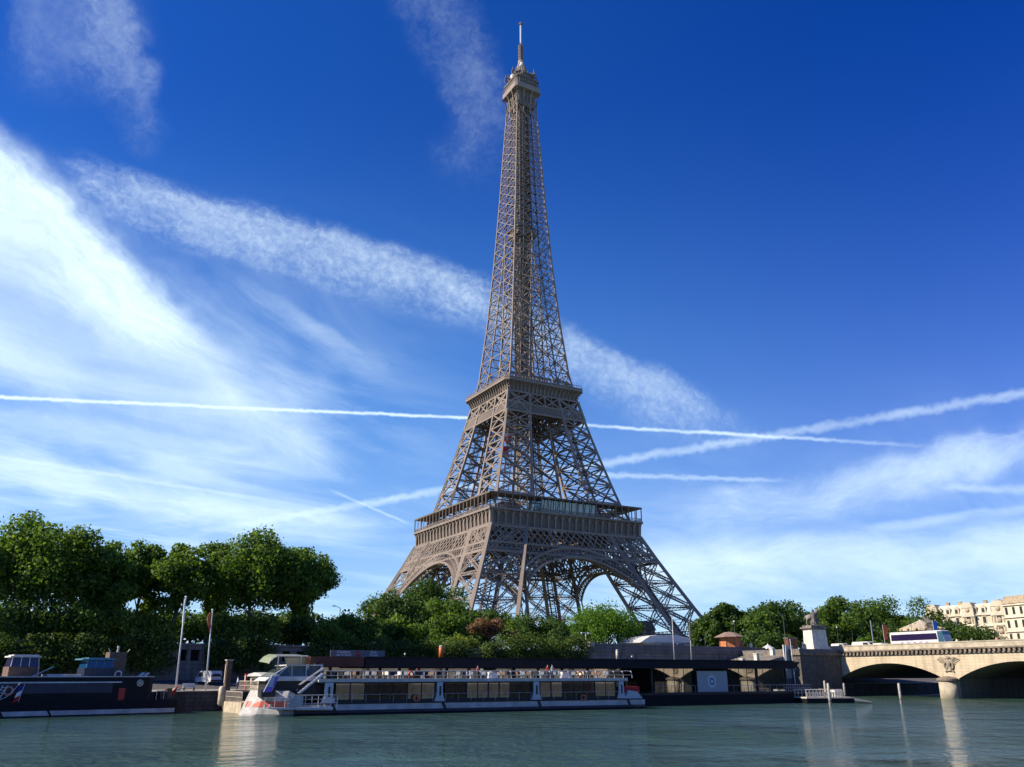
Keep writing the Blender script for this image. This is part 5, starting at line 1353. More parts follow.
for px in (2, 50): x = K.x(px); mb = MB(); mb.prism([(x, .65), (x+.25, .65), (x+.6, .1), (x+.35, .1)], -.06, -.035, 'y'); mb.build('stripe_seam', M_HULL, bg_)
x0, z0 = K.at(117.5, 700); x1, z1 = K.at(125.5, 688); mb = MB(); mb.box(x0, -.035, z0, x1, -.003, z1); mb.build('red_plate', M_RED, bg_)
x, z = K.at(140, 683); mb = MB(); mb.torus((x, -.05, z), .34, .07, (0, 1, 0), 20, 6); mb.ball((x, -.05, z), .2, (1, .3, 1)); 
for q in range(8): a = q*math.pi/4; mb.bar((x, -.05, z), (x+.32*math.cos(a), -.05, z+.32*math.sin(a)), .05)
mb.build('bow_emblem', M_TIMB, bg_)
for px in (144, 149): x, z = K.at(px, 675); mb = MB(); mb.prism([(x-.3, zgw+.04), (x+.05, zgw+.04), (x+.45, z+.25), (x+.15, z+.3)], 1.0, 1.5, 'y'); mb.build('mooring_horn', M_BOATW, bg_)
x0, z0 = K.at(155, 700); x1, _ = K.at(176, 700)
mb = MB(); mb.box(x0+1.2, 1.5, zst, x1-1.5, 3.8, zst+.85); mb.lathe([(.5, 0), (.5, 1.1)], 12, (x0+2.4, 2.6, zst+.2)); mb.build('anchor_winch', M_WOOD, bg_)
mb = MB(); railing(mb, x0+.2, x0+1.1, .3, zst, zst+1.0, .8, .05, ()); mb.build('bow_bitts', M_TIMB, bg_)
mb = MB(); mb.tube((x1-.3, 2.8, zst), (x1+.9, 2.4, zst+1.6), .05); mb.prism([(x1+.1, zst+.6), (x1+.9, zst+1.6), (x1+.6, zst+.5)], 2.3, 2.34, 'y'); mb.build('bow_pennant', M_FRED, bg_)
def wheelhouse(name, px0, px1, pyt, roofm, glassm, bodym, overh):
    xa, zt = K.at(px0, pyt, 1.4); xb = K.x(px1, 1.4)
    w = bpy.data.objects.new('wheelhouse', None); COL.objects.link(w); w.parent = bg_; w.location = ((xa+xb)/2, 0, zgw)
    hw = (xb-xa)/2; h = zt-zgw
    mb = MB(); mb.box(-hw*1.05, 1.3, 0, hw*1.05, 4.5, h*.45); mb.build('cabin_side', bodym, w)
    mb = MB(); mb.hexa([(-hw, 1.35, h*.45), (hw, 1.35, h*.45), (hw, 4.4, h*.45), (-hw, 4.4, h*.45), (-hw*.88, 1.5, h*.88), (hw*.95, 1.5, h*.88), (hw*.95, 4.3, h*.88), (-hw*.88, 4.3, h*.88)]); mb.build('window', glassm, w)
    mb = MB()
    for x in (-hw*.94, -hw*.3, hw*.3, hw*.97): mb.tube((x, 1.33, h*.45), (x*.93, 1.46, h*.88), .05)
    mb.build('window_frame', roofm, w)
    mb = MB(); mb.box(-hw-overh, 1.2, h*.88, hw+.1, 4.6, h*.95); mb.box(-hw*.85, 1.4, h*.95, hw*.9, 4.4, h*1.0); mb.build('roof', roofm, w)
wheelhouse('w', 12, 35, 654.5, M_BOATW, glass('violet_glass', (.03, .03, .08), .9, .08, 1.6), M_WOOD, .1)
wheelhouse('w', 87, 110, 657.5, mat('teal_roof', (.08, .22, .30), .5), glass('blue_glass', (.01, .06, .16), .92, .08, 1.7), M_NAVY, .5)
xa, zt = K.at(109, 652, 2); xb = K.x(121, 2); mb = MB(); mb.box(xa, 1.5, zgw+.04, xb, 3.2, zt); mb.build('funnel_box', M_WOOD, bg_)
mb = MB(); xm = (xa+xb)/2; mb.lathe([(.16, 0), (.1, .45), (.16, .5), (.12, .75)], 10, (xm+.1, 2.3, zt)); mb.tube((xa, 1.5, zt), (xa-.25, 1.5, zt+.45), .05); mb.tube((xb, 1.5, zt), (xb+.25, 1.5, zt+.35), .05); mb.build('funnel_top', M_GREYW, bg_)
mb = MB(); mb.torus((xm+.2, 1.2, zgw+.25), .38, .09, (0, 1, 0), 16, 6); mb.build('rope_coil', M_BOATW, bg_)
p0, p1 = K.at(31, 677, 1.0), K.at(54, 666.5, 1.0); mb = MB(); mb.tube((p0[0], 1.0, p0[1]), (p1[0], 1.0, p1[1]), .06); mb.tube((K.x(37), 1.0, zgw), (K.x(37), 1.0, zgw+1.2), .05); mb.build('mast_boom', M_GREYW, bg_)
mb = MB(); mb.box(K.x(48), 1.4, zgw+.04, K.x(82), 4.2, zgw+.28); mb.build('hatch_cover', M_GREYW, bg_)
# things hung on the barge side at the far left
x, z = K.at(8.5, 691, -.3); t = thing('lifebuoy', 'pale red lifebuoy hanging on the barge side at far left', 'lifebuoy', tuple(K.world(x, -.2, z)), K.ang)
mb = MB(); mb.torus((0, 0, 0), .42, .14, (0, 1, 0), 20, 8); mb.build('ring', mat('faded_red', (.55, .22, .18), .6, var=.2), t, True)
x, z = K.at(23, 684, -.4); t = thing('tricolour_flag', 'drooping blue white and red flag on a short staff at the barge side', 'flag', tuple(K.world(x, -.3, z)), K.ang)
mb = MB(); mb.tube((.25, 0, .2), (-.15, 0, -1.9), .035); mb.build('staff', M_GREYW, t)
for k, m in enumerate((M_BLUE, M_FWHITE, M_FRED)):
    mb = MB(); mb.hexa([(-.35+.08*k-.14*k, -.03+.02*k, -.3-.55*k), (.3-.14*k, .02, 0-.55*k), (.3-.14*k, .05, 0-.55*k), (-.35-.06*k, .0+.02*k, -.3-.55*k), (-.5-.12*k, -.03, -.95-.55*k), (.16-.14*k, .02, -.6-.55*k), (.16-.14*k, .05, -.6-.55*k), (-.5-.12*k, 0, -.95-.55*k)]); mb.build('flag_cloth', m, t)
t = thing('boarding_ladder', 'white boarding ladder and ropes hanging at the far left edge', 'ladder', tuple(K.world(K.x(0), -.6, 0)), K.ang)
mb = MB()
for dx in (0, .5): mb.tube((-.6+dx, 0, 1.8), (.1+dx, 0, 3.4), .05)
for q in range(6): mb.tube((-.6+.12*q, 0, 1.8+.28*q), (-.1+.12*q, 0, 1.8+.28*q), .04)
mb.path([(0, -.05, 1.9), (.6, -.05, 2.2), (1.3, -.05, 3.0), (1.8, -.05, 3.7)], .035); mb.build('ladder_frame', M_BOATW, t)

# ================================================================== LOWER QUAY THINGS
def ground_c(c):
    return -3.62+(c-QC)/5*.17 if c < QC+5 else -3.45+(c-QC-5)/(RC-QC-5)*1.15
def at_c(px, c, z=None): p = onC(px, 680, c); p.z = ground_c(c) if z is None else z; return p
def pole(name, label, cat, px0, py0, px1, py1, c, r, m, z=None, group=None):
    b_ = onC(px0, py0, c); t_ = onC(px1, py1, c)
    if z is not None: b_.z = z
    o = thing(name, label, cat, tuple(b_), 0, group); d = t_-b_
    mb = MB(); mb.tube((0, 0, 0), d, r, r*.55, 10); mb.build('shaft', m, o, True)
    mb = MB(); mb.ball(d, r*1.3); mb.build('finial', m, o, True)
    return o, d
M_POLE = mat('pale_pole_paint', (.62, .66, .70), .4, var=.08)
p1, d = pole('flagpole', 'bare pale leaning flagpole on the quay, the left of two', 'flagpole', 175.5, 691, 186, 597, QC+2.5, .13, M_POLE, -3.55)
mb = MB(); mb.lathe([(.7, 0), (.55, .2), (.2, .35)], 12); mb.build('base', M_QUAYTOP, p1)
mb = MB(); mb.tube(d*.72, d*.98+Vector((-.1, 0, 0)), .16, .1, 8); mb.build('furled_flag', M_FWHITE, p1)
p2, d = pole('flagpole', 'pale leaning flagpole carrying a drooping orange and red flag', 'flagpole', 205, 694, 212.5, 610, QC+2.0, .12, M_POLE, -3.55)
mb = MB()
for k in range(5):
    a, b_ = d*(.97-.055*k), d*(.97-.055*(k+1)); w0, w1 = .35+.25*math.sin(k), .35+.25*math.sin(k+1)
    mb.hexa([a+Vector((-w0, -.05, 0)), a+Vector((.12, -.05, 0)), a+Vector((.12, .08, 0)), a+Vector((-w0, .08, 0)), b_+Vector((-w1, -.05, 0)), b_+Vector((.1, -.05, 0)), b_+Vector((.1, .08, 0)), b_+Vector((-w1, .08, 0))], 0 if k < 3 else 1)
mb.build('flag', [mat('flag_orange', (.50, .16, .04), .8, var=.25, vscale=3), M_FRED], p2)
# white van
def van(name, label, cat, loc, rz, L=4.2, Wd=1.75, Hh=1.85, body=M_BOATW, group=None, van_=True):
    t = thing(name, label, cat, loc, rz, group); x = L/2; y = Wd/2
    prof = [(-x, .35), (x*.96, .35), (x, .75), (x*.86, 1.0), (x*.52, Hh*.92 if van_ else 1.35), (x*.40, Hh) if van_ else (x*.2, Hh), (-x*.92, Hh), (-x, Hh*.8)]
    mb = MB(); mb.prism(prof, -y, y, 'y'); mb.build('body', body, t)
    mb = MB()
    for s in (-1, 1):
        mb.prism([(x*.05, 1.05), (x*.72, 1.05), (x*.45, Hh*.9), (x*.05, Hh*.9)], s*(y+.004), s*(y+.014), 'y')
    mb.build('side_window', M_DK, t)
    mb = MB(); mb.box(-x-.016, -y*.78, 1.05, -x*.985-.01, y*.78, Hh*.78); mb.build('rear_window', M_DK, t)
    mb = MB(); mb.add([(x*.865, -y*.85, 1.03), (x*.865, y*.85, 1.03), (x*.55, y*.8, Hh*.9), (x*.55, -y*.8, Hh*.9)], [(0, 1, 2, 3)]); o = mb.build('windscreen', M_DK, t); o.location = (.02, 0, .01)
    for sx in (-.62, .62):
        for s in (-1, 1):
            w = bpy.data.objects.new('wheel', None); COL.objects.link(w); w.parent = t; w.location = (sx*x, s*(y-.1), .32)
            mb = MB(); mb.tube((0, -.1, 0), (0, .1, 0), .32, .32, 16); mb.build('tyre', M_DK, w); mb = MB(); mb.tube((0, -.115, 0), (0, .115, 0), .19, .19, 12); mb.build('rim', M_GREYW, w)
    mb = MB(); mb.box(-x-.03, -y, .38, -x+.02, y, .62); mb.box(x*.95, -y, .36, x+.03, y, .58); mb.build('bumper', M_DK, t)
    for s in (-1, 1):
        mb = MB(); mb.box(-x-.02, s*y*.9-.07, .85, -x+.01, s*y*.9+.07, 1.25); mb.build('tail_light', M_RED, t)
        mb = MB(); mb.box(x*.93, s*y*.75-.13, .72, x*.985, s*y*.75+.13, .88); mb.build('headlight', M_GREYW, t)
    return t
pv_ = at_c(208, RC-6.0)
van('parked_van', 'small white van parked by the dark wall on the lower quay', 'van', tuple(pv_), R_(112))
# brown posts on the quay edge
for px, pyt, lab in ((226.5, 660.5, 'tall square brown mooring post at the left end of the landing stage'),):
    b_ = onC(px, 690, QC-1.0); t_ = onC(px, pyt, QC-1.0); o = thing('mooring_post', lab, 'post', (b_.x, b_.y, WZ-.5), BANK_ROT)
    mb = MB(); mb.box(-.36, -.36, 0, .36, .36, t_.z-WZ+.5); mb.build('shaft', M_WOOD, o); mb = MB(); mb.box(-.47, -.47, t_.z-WZ+.5, .47, .47, t_.z-WZ+.62); mb.box(-.46, -.1, 4, -.425, .1, t_.z-WZ); mb.build('cap', M_TIMB, o)
p = at_c(190, QC+1.6); o = thing('quay_bench', 'small white bench on the sunlit quay between the flagpoles', 'bench', tuple(p), BANK_ROT)
mb = MB(); mb.box(-.8, -.2, .42, .8, .2, .5); mb.build('seat', M_BOATW, o); mb = MB(); mb.box(-.8, .2, .5, .8, .26, .95); mb.build('backrest', M_BOATW, o)
for s in (-.65, .65): mb = MB(); mb.box(s-.05, -.2, 0, s+.05, .2, .42); mb.build('leg', M_DK, o)

# ================================================================== LAMPS AND POLES
def lamp_post(name, label, px, pyt, c, z0, heads, m, r=.09, group=None, headm=None):
    b_ = onC(px, 645, c); b_.z = z0; h = onC(px, pyt, c).z-z0
    o = thing(name, label, 'street lamp', tuple(b_), BANK_ROT, group)
    mb = MB(); mb.lathe([(r*2, 0), (r*1.8, .6), (r, .8), (r*.7, h-.35)], 10); mb.build('post', m, o, True)
    hm = headm or m
    if heads == 'double':
        mb = MB(); mb.tube((-.9, 0, h-.2), (.9, 0, h-.2), r*.5); mb.build('arm', m, o)
        for s in (-1, 1): mb = MB(); mb.box(s*.9-.3, -.16, h-.3, s*.9+.3, .16, h-.1); mb.build('lamp_head', hm, o)
    elif heads == 'globe': mb = MB(); mb.ball((0, 0, h-.15), .26); mb.build('lamp_globe', hm, o, True)
    elif heads == 'lantern': mb = MB(); mb.lathe([(.12, h-.5), (.26, h-.1), (.3, h-.05), (.06, h+.2)], 6); mb.build('lantern', hm, o)
    elif heads == 'arm': 
        mb = MB(); mb.tube((0, 0, h-.35), (-1.0, 0, h), r*.5); mb.build('arm', m, o); mb = MB(); mb.box(-1.5, -.12, h-.1, -.9, .12, h+.05); mb.build('lamp_head', hm, o)
    return o
M_DKPOLE = mat('dark_green_pole', (.03, .04, .04), .5, var=.2)
lamp_post('street_lamp', 'pale double headed lamp post beside the yellow topped bush', 586, 632, RC-1.0, -2.4, 'double', M_POLE)
lamp_post('street_lamp', 'dark lamp post among the leaves right of the orange flag', 218, 640, RC-.9, -2.4, 'lantern', M_DKPOLE)
lamp_post('street_lamp', 'thin lamp post against the sky right of the plane tree row', 338, 606, RC+6, GZ, 'arm', M_DKPOLE)
lamp_post('street_lamp', 'globe lamp behind the orange kiosk', 736, 621, RC+9, GZ, 'globe', M_DKPOLE, headm=M_BOATW)
lamp_post('street_lamp', 'tall double headed dark lamp post left of the nearer statue', 786, 613, RC+12, GZ, 'double', M_DKPOLE, .12)
lamp_post('street_lamp', 'lamp with pale globe behind the white van roof right of the nearer pedestal', 839, 627, RC+20, GZ, 'globe', M_DKPOLE, headm=M_BOATW)
for px, py, lab in ((852, 631, 'plain dark pole right of the globe lamp on the bridge approach'), (858, 635, 'shorter plain dark pole on the bridge approach'), (911, 622, 'thin dark pole left of the rear statue'), (705, 634, 'thin dark pole right of the marquee')):
    pole('thin_pole', lab, 'pole', px, 646, px, py, RC+16, .1, M_DKPOLE, GZ)
mA, dA = pole('white_mast', 'slim white mast in front of the tower foot, left of the mast with furled flag', 'mast', 674.5, 661.5, 672, 617, RC-10.0, .10, M_BOATW)
mB, dB = pole('white_mast', 'slim white mast with brown furled flag in front of the tower foot', 'mast', 691.5, 661.5, 689.5, 619, RC-10.0, .10, M_BOATW)
mb = MB(); mb.tube(dB*.5, dB*.98, .24, .14, 8); mb.build('furled_flag', M_WOOD, mB)
pole('white_mast', 'leaning white pole in front of the dark bridge abutment', 'mast', 796.5, 693, 790, 640, QC+1.5, .10, M_BOATW)
pole('white_mast', 'short white pole at the right end of the pontoon roof', 'mast', 787, 690, 785.5, 646, QC-.5, .09, M_BOATW)
# grey lift panel and brown brick pillar
a, b_ = onC(785, 664, QC+3), onC(792.5, 645.5, QC+3)
o = thing('info_panel', 'tall pale grey panel standing left of the brown brick pillar', 'panel', (a.x, a.y, a.z-3), BANK_ROT)
mb = MB(); mb.box(0, -.08, 0, b_.x-a.x, .08, b_.z-a.z+3); mb.build('panel', mat('panel_grey', (.30, .36, .38), .5, var=.1), o); mb = MB(); mb.box(-.1, -.12, 0, -.002, .12, b_.z-a.z+3.1); mb.build('frame', M_BOATW, o)
a, b_ = onC(791.5, 653, QC+3.5), onC(801, 638, QC+3.5)
o = thing('brick_pillar', 'reddish brown square pillar with flat cap on the abutment corner', 'pillar', (a.x+.9, a.y+.6, a.z-2.0), BANK_ROT)
w = (b_.x-a.x)/2*.82; h = b_.z-a.z+2.0
mb = MB(); mb.box(-w, -.5, 0, w, .6, h-.2); mb.build('shaft', stone('brown_brick', (.20, .085, .06), (.16, .07, .05), (.10, .07, .06), .3, .1, stain_amt=.3), o); mb = MB(); mb.box(-w-.15, -.65, h-.198, w+.15, .75, h); mb.build('cap', M_WALL2, o)

# ================================================================== KIOSK, MARQUEE AND THINGS ON THE UPPER STREET
ck = RC+6
c0 = onC(730, 646, ck); s_ = px_per_m(c0); zr = onC(730, 632.5, ck).z; ze = onC(730, 637.5, ck).z
kk = thing('kiosk', 'octagonal orange kiosk with low brown hipped roof on the street', 'kiosk', (c0.x, c0.y, GZ), BANK_ROT)
rk = 10.5/s_
mb = MB(); mb.lathe([(rk, 0), (rk, ze-GZ)], 8, ph=math.pi/8); mb.build('kiosk_wall', mat('orange_shutter', (.50, .17, .06), .6, var=.2, vscale=2), kk)
mb = MB()
for q in range(8):
    a = math.pi/8+q*math.pi/4; mb.tube((rk*1.01*math.cos(a), rk*1.01*math.sin(a), 0), (rk*1.01*math.cos(a), rk*1.01*math.sin(a), ze-GZ), .07, n=6)
mb.build('corner_posts', M_WOOD, kk)
mb = MB(); mb.lathe([(rk*1.5, ze-GZ-.02), (rk*1.5, ze-GZ+.12), (rk*.5, zr-GZ), (.1, zr-GZ+.15)], 8, ph=math.pi/8); mb.build('roof', mat('kiosk_roof', (.24, .17, .13), .8, var=.2), kk)
mb = MB(); mb.box(rk+.3, -.8, 0, rk+1.6, .3, ze-GZ-.9); mb.build('counter', mat('counter_red', (.40, .14, .09), .7), kk)
a, b_ = onC(640, 646, RC+1.6), onC(691, 635.5, RC+1.6)
mq = thing('marquee_tent', 'white marquee tent with blue window panels behind the parapet wall', 'tent', (a.x, a.y, GZ), BANK_ROT)
L = b_.x-a.x; h = b_.z-GZ
mb = MB(); mb.prism([(0, h*.55), (L, h*.62), (L, h*.85), (L*.72, h), (L*.35, h*.97), (L*.2, h*.9)], 0, 6, 'y'); mb.build('tent_roof', M_BOATW, mq)
mb = MB(); mb.box(L*.12, .2, 0, L*.98, 5.8, h*.56); mb.build('tent_wall', M_CREAM, mq)
for q in range(3): x = L*(.45+.15*q); mb = MB(); mb.box(x, .12, h*.30, x+L*.11, .19, h*.8); mb.build('window', glass('blue_glass2', (.03, .08, .18), .9, .1, 1.6), mq)
o = thing('flower_sign', 'small white sign board right of the orange kiosk', 'sign', tuple(onC(751, 646, RC+3)), BANK_ROT); zb = o.location.z; o.location.z = GZ
mb = MB(); mb.box(-.5, -.05, 1.4, .5, .05, 2.9); mb.build('board', M_BOATW, o); mb = MB(); mb.box(-.05, .051, 0, .05, .12, 2.5); mb.build('leg', M_DK, o)
o = thing('parasol', 'white parasol peak beside the stone stairs', 'parasol', (onC(768, 648, RC+7).x, onC(768, 648, RC+7).y, GZ)); mb = MB(); mb.lathe([(1.7, 1.9), (1.65, 2.05), (.2, 2.9), (.03, 3.2)], 10); mb.build('canopy', M_BOATW, o); mb = MB(); mb.tube((0, 0, 0), (0, 0, 2.9), .05); mb.build('pole', M_DK, o)
# cream house glimpsed behind the right tower leg
g = onC(643, 640, RC+120); o = thing('cream_house', 'pale house glimpsed behind the right tower leg', 'house', (g.x, g.y, GZ), BANK_ROT)
mb = MB(); mb.box(-5, 0, 0, 7, 10, 13); mb.build('wall', M_CREAM, o); mb = MB(); mb.prism([(-5.4, 13.0), (7.4, 13.0), (5, 16.5), (-3, 16.5)], -.4, 10.4, 'y'); mb.build('roof', M_DECK, o)
for z in (3, 6.5, 10):
    for x in (-3.5, -.5, 2.5, 5): mb = MB(); mb.box(x-.5, -.05, z, x+.5, .02, z+1.9); mb.build('window', M_DK, o)

# ================================================================== TRAFFIC AND FLAGS ON THE BRIDGE
ZD = ZT+1.175
def onbridge(px, X): p = onX(px, 643, X); return p
Xb = -9.0
a, b_ = onbridge(894.5, Xb), onbridge(949, Xb)
Lb = abs(b_.y-a.y); yc = (a.y+b_.y)/2
zt = onX(900, 632.5, Xb).z-ZD
cb_ = thing('tour_coach', 'white tour coach with dark violet window band crossing the bridge', 'coach', (Xb, yc, ZD), -math.pi/2)
x = Lb/2; y = 1.28
mb = MB(); mb.prism([(-x, .35), (x, .35), (x, 1.4), (x-.35, zt-.12), (x-.7, zt), (-x+.15, zt), (-x, zt-.3)], -y, y, 'y'); mb.build('body', M_BOATW, cb_)
M_VIO = glass('violet_dark_glass', (.02, .012, .05), .95, .08, 1.6)
mb = MB()
for s in (-1, 1): mb.prism([(-x+.3, zt*.52), (x-1.6, zt*.52), (x-1.75, zt*.86), (-x+.3, zt*.86)], s*(y+.003), s*(y+.02), 'y')
mb.build('side_window', M_VIO, cb_)
mb = MB(); mb.prism([(x-1.4, 1.0), (x+.02, 1.0), (x-.33, zt-.15), (x-1.55, zt-.15)], -y-.012, y+.012, 'y'); mb.build('windscreen', glass('coach_screen', (.04, .10, .16), .9, .06, 1.7), cb_)
for q in range(5): mb = MB(); xx = -x+2.4+q*1.5; mb.prism([(xx, .6), (xx+.75, .6), (xx+1.0, 1.6), (xx+.3, 1.6)], y+.003, y+.02, 'y'); mb.prism([(xx, .6), (xx+.75, .6), (xx+1.0, 1.6), (xx+.3, 1.6)], -y-.02, -y-.003, 'y'); mb.build('violet_graphic', M_PURPLE, cb_)
for sx in (-.55, .6):
    for s in (-1, 1):
        w = bpy.data.objects.new('wheel', None); COL.objects.link(w); w.parent = cb_; w.location = (sx*x, s*(y-.12), .48)
        mb = MB(); mb.tube((0, -.14, 0), (0, .14, 0), .48, .48, 16); mb.build('tyre', M_DK, w); mb = MB(); mb.tube((0, -.15, 0), (0, .15, 0), .26, .26, 12); mb.build('rim', M_GREYW, w)
for px, X, L, Hh, lab in ((841, -7, 4.6, 2.05, 'white van just right of the nearer pedestal on the bridge'), (865, -6, 6.2, 2.3, 'long white van behind the bridge parapet, the longest of the small vehicles'), (883, -8, 4.3, 1.75, 'white car below the red banner behind the coach')):
    p = onbridge(px, X); van('white_van' if Hh > 1.9 else 'white_car', lab, 'van' if Hh > 1.9 else 'car', (X, p.y, ZD), -math.pi/2, L, 1.9, Hh, van_=Hh > 1.9)
def banner(px, pyb, pyt, X, m, lab, w, z0=GZ):
    p = onX(px, pyb, X); t_ = onX(px, pyt, X); o = thing('feather_banner', lab, 'banner', (p.x, p.y, z0), BANK_ROT)
    mb = MB(); mb.tube((0, 0, 0), (0, 0, t_.z-z0), .06); mb.build('pole', M_GREYW, o)
    h0, h1 = p.z-z0, t_.z-z0; mb = MB(); mb.prism([(.07, h0), (w*.8, h0+.2), (w*.55, h0+(h1-h0)*.35), (w, h0+(h1-h0)*.7), (w*.7, h1-.1), (.07, h1)], -.05, .05, 'y'); mb.build('cloth', m, o)
banner(884.5, 640, 624.5, 13, mat('banner_red', (.75, .12, .04), .7, var=.15), 'tall red banner flag beyond the bridge deck', 2.3)
banner(935, 637, 620, 14, mat('banner_blue', (.03, .20, .65), .7, var=.15), 'blue banner flag right of the rear statue', 2.0)
banner(873, 641, 620, 8, mat('banner_bluegrey', (.20, .28, .42), .7, var=.15), 'furled blue grey flag left of the red banner', .5)
# carousel roof behind the coach
p = onC(923, 640, RC+40); s_ = px_per_m(p); zr0 = onC(923, 629, RC+40).z-GZ; zr1 = onC(923, 621, RC+40).z-GZ; rc = 21/s_
o = thing('carousel', 'round carousel with low cream conical roof behind the coach', 'carousel', (p.x, p.y, GZ))
mb = MB(); mb.lathe([(rc*.82, 0), (rc*.82, .5)], 24); mb.build('platform', M_WOOD, o)
mb = MB()
for q in range(14): a = q*2*math.pi/14; mb.tube((rc*.78*math.cos(a), rc*.78*math.sin(a), .5), (rc*.78*math.cos(a), rc*.78*math.sin(a), zr0), .09)
mb.lathe([(1.6, .5), (1.6, zr0)], 12); mb.build('pillars', M_CREAM, o)
mb = MB(); mb.lathe([(rc, zr0-.8), (rc, zr0+.1), (rc*.55, zr0+(zr1-zr0)*.5), (.8, zr1), (.2, zr1+.4)], 24); mb.build('roof', M_CREAM, o)
mb = MB()
for q in range(16): a = q*2*math.pi/16; mb.prism([(-.9, 0), (.9, 0), (0, 1.0)], -.06, .06, 'y') if False else mb.ball((rc*math.cos(a), rc*math.sin(a), zr0-.2), .55, (1, 1, .8), 8)
mb.build('rounding_boards', mat('gold_trim', (.45, .32, .12), .5, var=.2), o)

# ================================================================== CREAM BUILDING AT THE RIGHT
M_FAC = mat('facade_limestone', (.60, .54, .42), .85, var=.12, vscale=.4, dirt=(.48, .42, .32)); M_FACD = mat('facade_carving', (.36, .29, .20), .9, var=.3, vscale=1.0)
M_ZINC = mat('zinc_roof', (.40, .38, .34), .6, var=.15, vscale=.5)
fwd = Vector((math.sin(YAW), math.cos(YAW), 0)); rgt_ = Vector((math.cos(YAW), -math.sin(YAW), 0))
def flat(px, depth):
    d = pray(px, 640); return CAM+d*(depth/d.dot(_f))
pl_ = flat(931, 352); pr_ = flat(1052, 318); ed = Vector((pr_.x-pl_.x, pr_.y-pl_.y, 0)); BLn = ed.length; ang = math.atan2(ed.y, ed.x)
bd = thing('cream_building', 'ornate cream stone apartment building with carved pavilions at the right edge', 'building', (pl_.x, pl_.y, GZ), ang)
s_ = px_per_m(pl_); top = flat(931, 352); ztop = CAM.z+(onplane(940, 604.5, (-math.sin(ang), math.cos(ang), 0), Vector((-math.sin(ang), math.cos(ang), 0)).dot(pl_)).z-CAM.z)-GZ
H_ = ztop-.6
mb = MB(); mb.box(0, 0, 0, BLn, 14, H_-4.0); mb.build('wall', M_FAC, bd)
mb = MB(); mb.prism([(0.0, H_-4), (1.6, H_), (13, H_), (14, H_-4)], .3, BLn-.3, 'x'); mb.build('mansard_roof', M_FAC, bd)
for z in (H_-4.2, H_-8.6, H_-13): mb = MB(); mb.box(-.3, -.6, z-.35, BLn+.3, -.002, z+.1); mb.build('cornice', M_FAC, bd)
n = int(BLn/3.3)
for i in range(n):
    x = (i+.5)*BLn/n
    for fl in range(4):
        z = H_-7.6-4.3*fl
        if z < 1: continue
        w = bpy.data.objects.new('window', None); COL.objects.link(w); w.parent = bd; w.location = (x, 0, z)
        mb = MB(); mb.box(-.6, -.03, 0, .6, -.002, 2.5); mb.build('pane', M_DK, w)
        mb = MB(); mb.box(-.9, -.25, 2.5, .9, -.004, 2.85); mb.box(-.85, -.18, -.25, .85, -.004, -.02); mb.box(-.85, -.12, -.02, -.62, -.004, 2.5); mb.box(.62, -.12, -.02, .85, -.004, 2.5); mb.build('surround', M_FAC, w)
    d = bpy.data.objects.new('dormer', None); COL.objects.link(d); d.parent = bd; d.location = (x, 0, H_-4)
    mb = MB(); mb.box(-.95, -.1, .1, .95, 1.6, 2.6); mb.prism([(-1.1, 2.6), (1.1, 2.6), (0, 3.4)], -.2, 1.7, 'y'); mb.build('dormer_body', M_FAC, d)
    mb = MB(); mb.box(-.55, -.13, .5, .55, -.102, 2.2); mb.build('pane', M_DK, d)
for x0, x1 in ((0, 5), (15, 19.5), (BLn*.58, BLn*.58+5), (BLn*.72, BLn*.72+9)):
    pvn = bpy.data.objects.new('pavilion', None); COL.objects.link(pvn); pvn.parent = bd; pvn.location = (x0, 0, 0); w = x1-x0
    mb = MB(); mb.box(0, -1.4, 0, w, -.003, H_-1.5); mb.box(-.3, -1.8, H_-5, w+.3, -.004, H_-4.4); mb.build('bay', M_FAC, pvn)
    mb = MB(); mb.prism([(-.2, H_-1.5), (w+.2, H_-1.5), (w*.85, H_+.6), (w*.15, H_+.6)], -1.6, 4, 'y'); mb.build('dome_roof', M_FAC, pvn)
    mb = MB()
    for k in range(5):
        z = H_-4-4.3*k
        if z > 1:
            mb.ball((w/2, -1.5, z+1.6), w*.2, (1, .4, 1)); mb.box(w*.2, -1.75, z-.8, w*.8, -1.403, z-.3); mb.box(w*.1, -1.6, z-3.6, w*.22, -1.404, z-1); mb.box(w*.78, -1.6, z-3.6, w*.9, -1.404, z-1)
    mb.build('carving', M_FACD, pvn)
    for k in range(4):
        z = H_-7.8-4.3*k
        if z > 1: mb = MB(); mb.box(w*.32, -1.44, z, w*.68, -1.405, z+2.6); mb.build('pane', M_DK, pvn)
for x in (7, 12, 22, 27, 38, 44): mb = MB(); mb.box(x, 3, H_, x+1.4, 4.2, H_+1.2); mb.box(x-.1, 2.9, H_+1.201, x+1.5, 4.3, H_+1.4); mb.build('chimney', M_FACD, bd)
pw0, pw1 = flat(1009, 286), flat(1060, 268); ed2 = Vector((pw1.x-pw0.x, pw1.y-pw0.y, 0)); a2 = math.atan2(ed2.y, ed2.x)
wg = thing('cream_wing', 'nearer pale stone wing of the ornate building cut by the right edge', 'building', (pw0.x, pw0.y, GZ), a2)
hz2 = (onplane(1015, 603, (-math.sin(a2), math.cos(a2), 0), Vector((-math.sin(a2), math.cos(a2), 0)).dot(pw0)).z)-GZ
L2 = ed2.length
mb = MB(); mb.box(0, 0, 0, L2, 7, hz2); mb.build('wall', M_FAC, wg); mb = MB(); mb.prism([(-.3, hz2+.002), (L2+.3, hz2+.002), (L2-1, hz2+2.4), (1.2, hz2+2.4)], -.3, 7, 'y'); mb.build('roof', M_FACD, wg)
for z in (hz2-.4, hz2-4.4, hz2-9): mb = MB(); mb.box(-.3, -.5, z-.3, L2+.3, -.002, z); mb.build('cornice', M_FAC, wg)
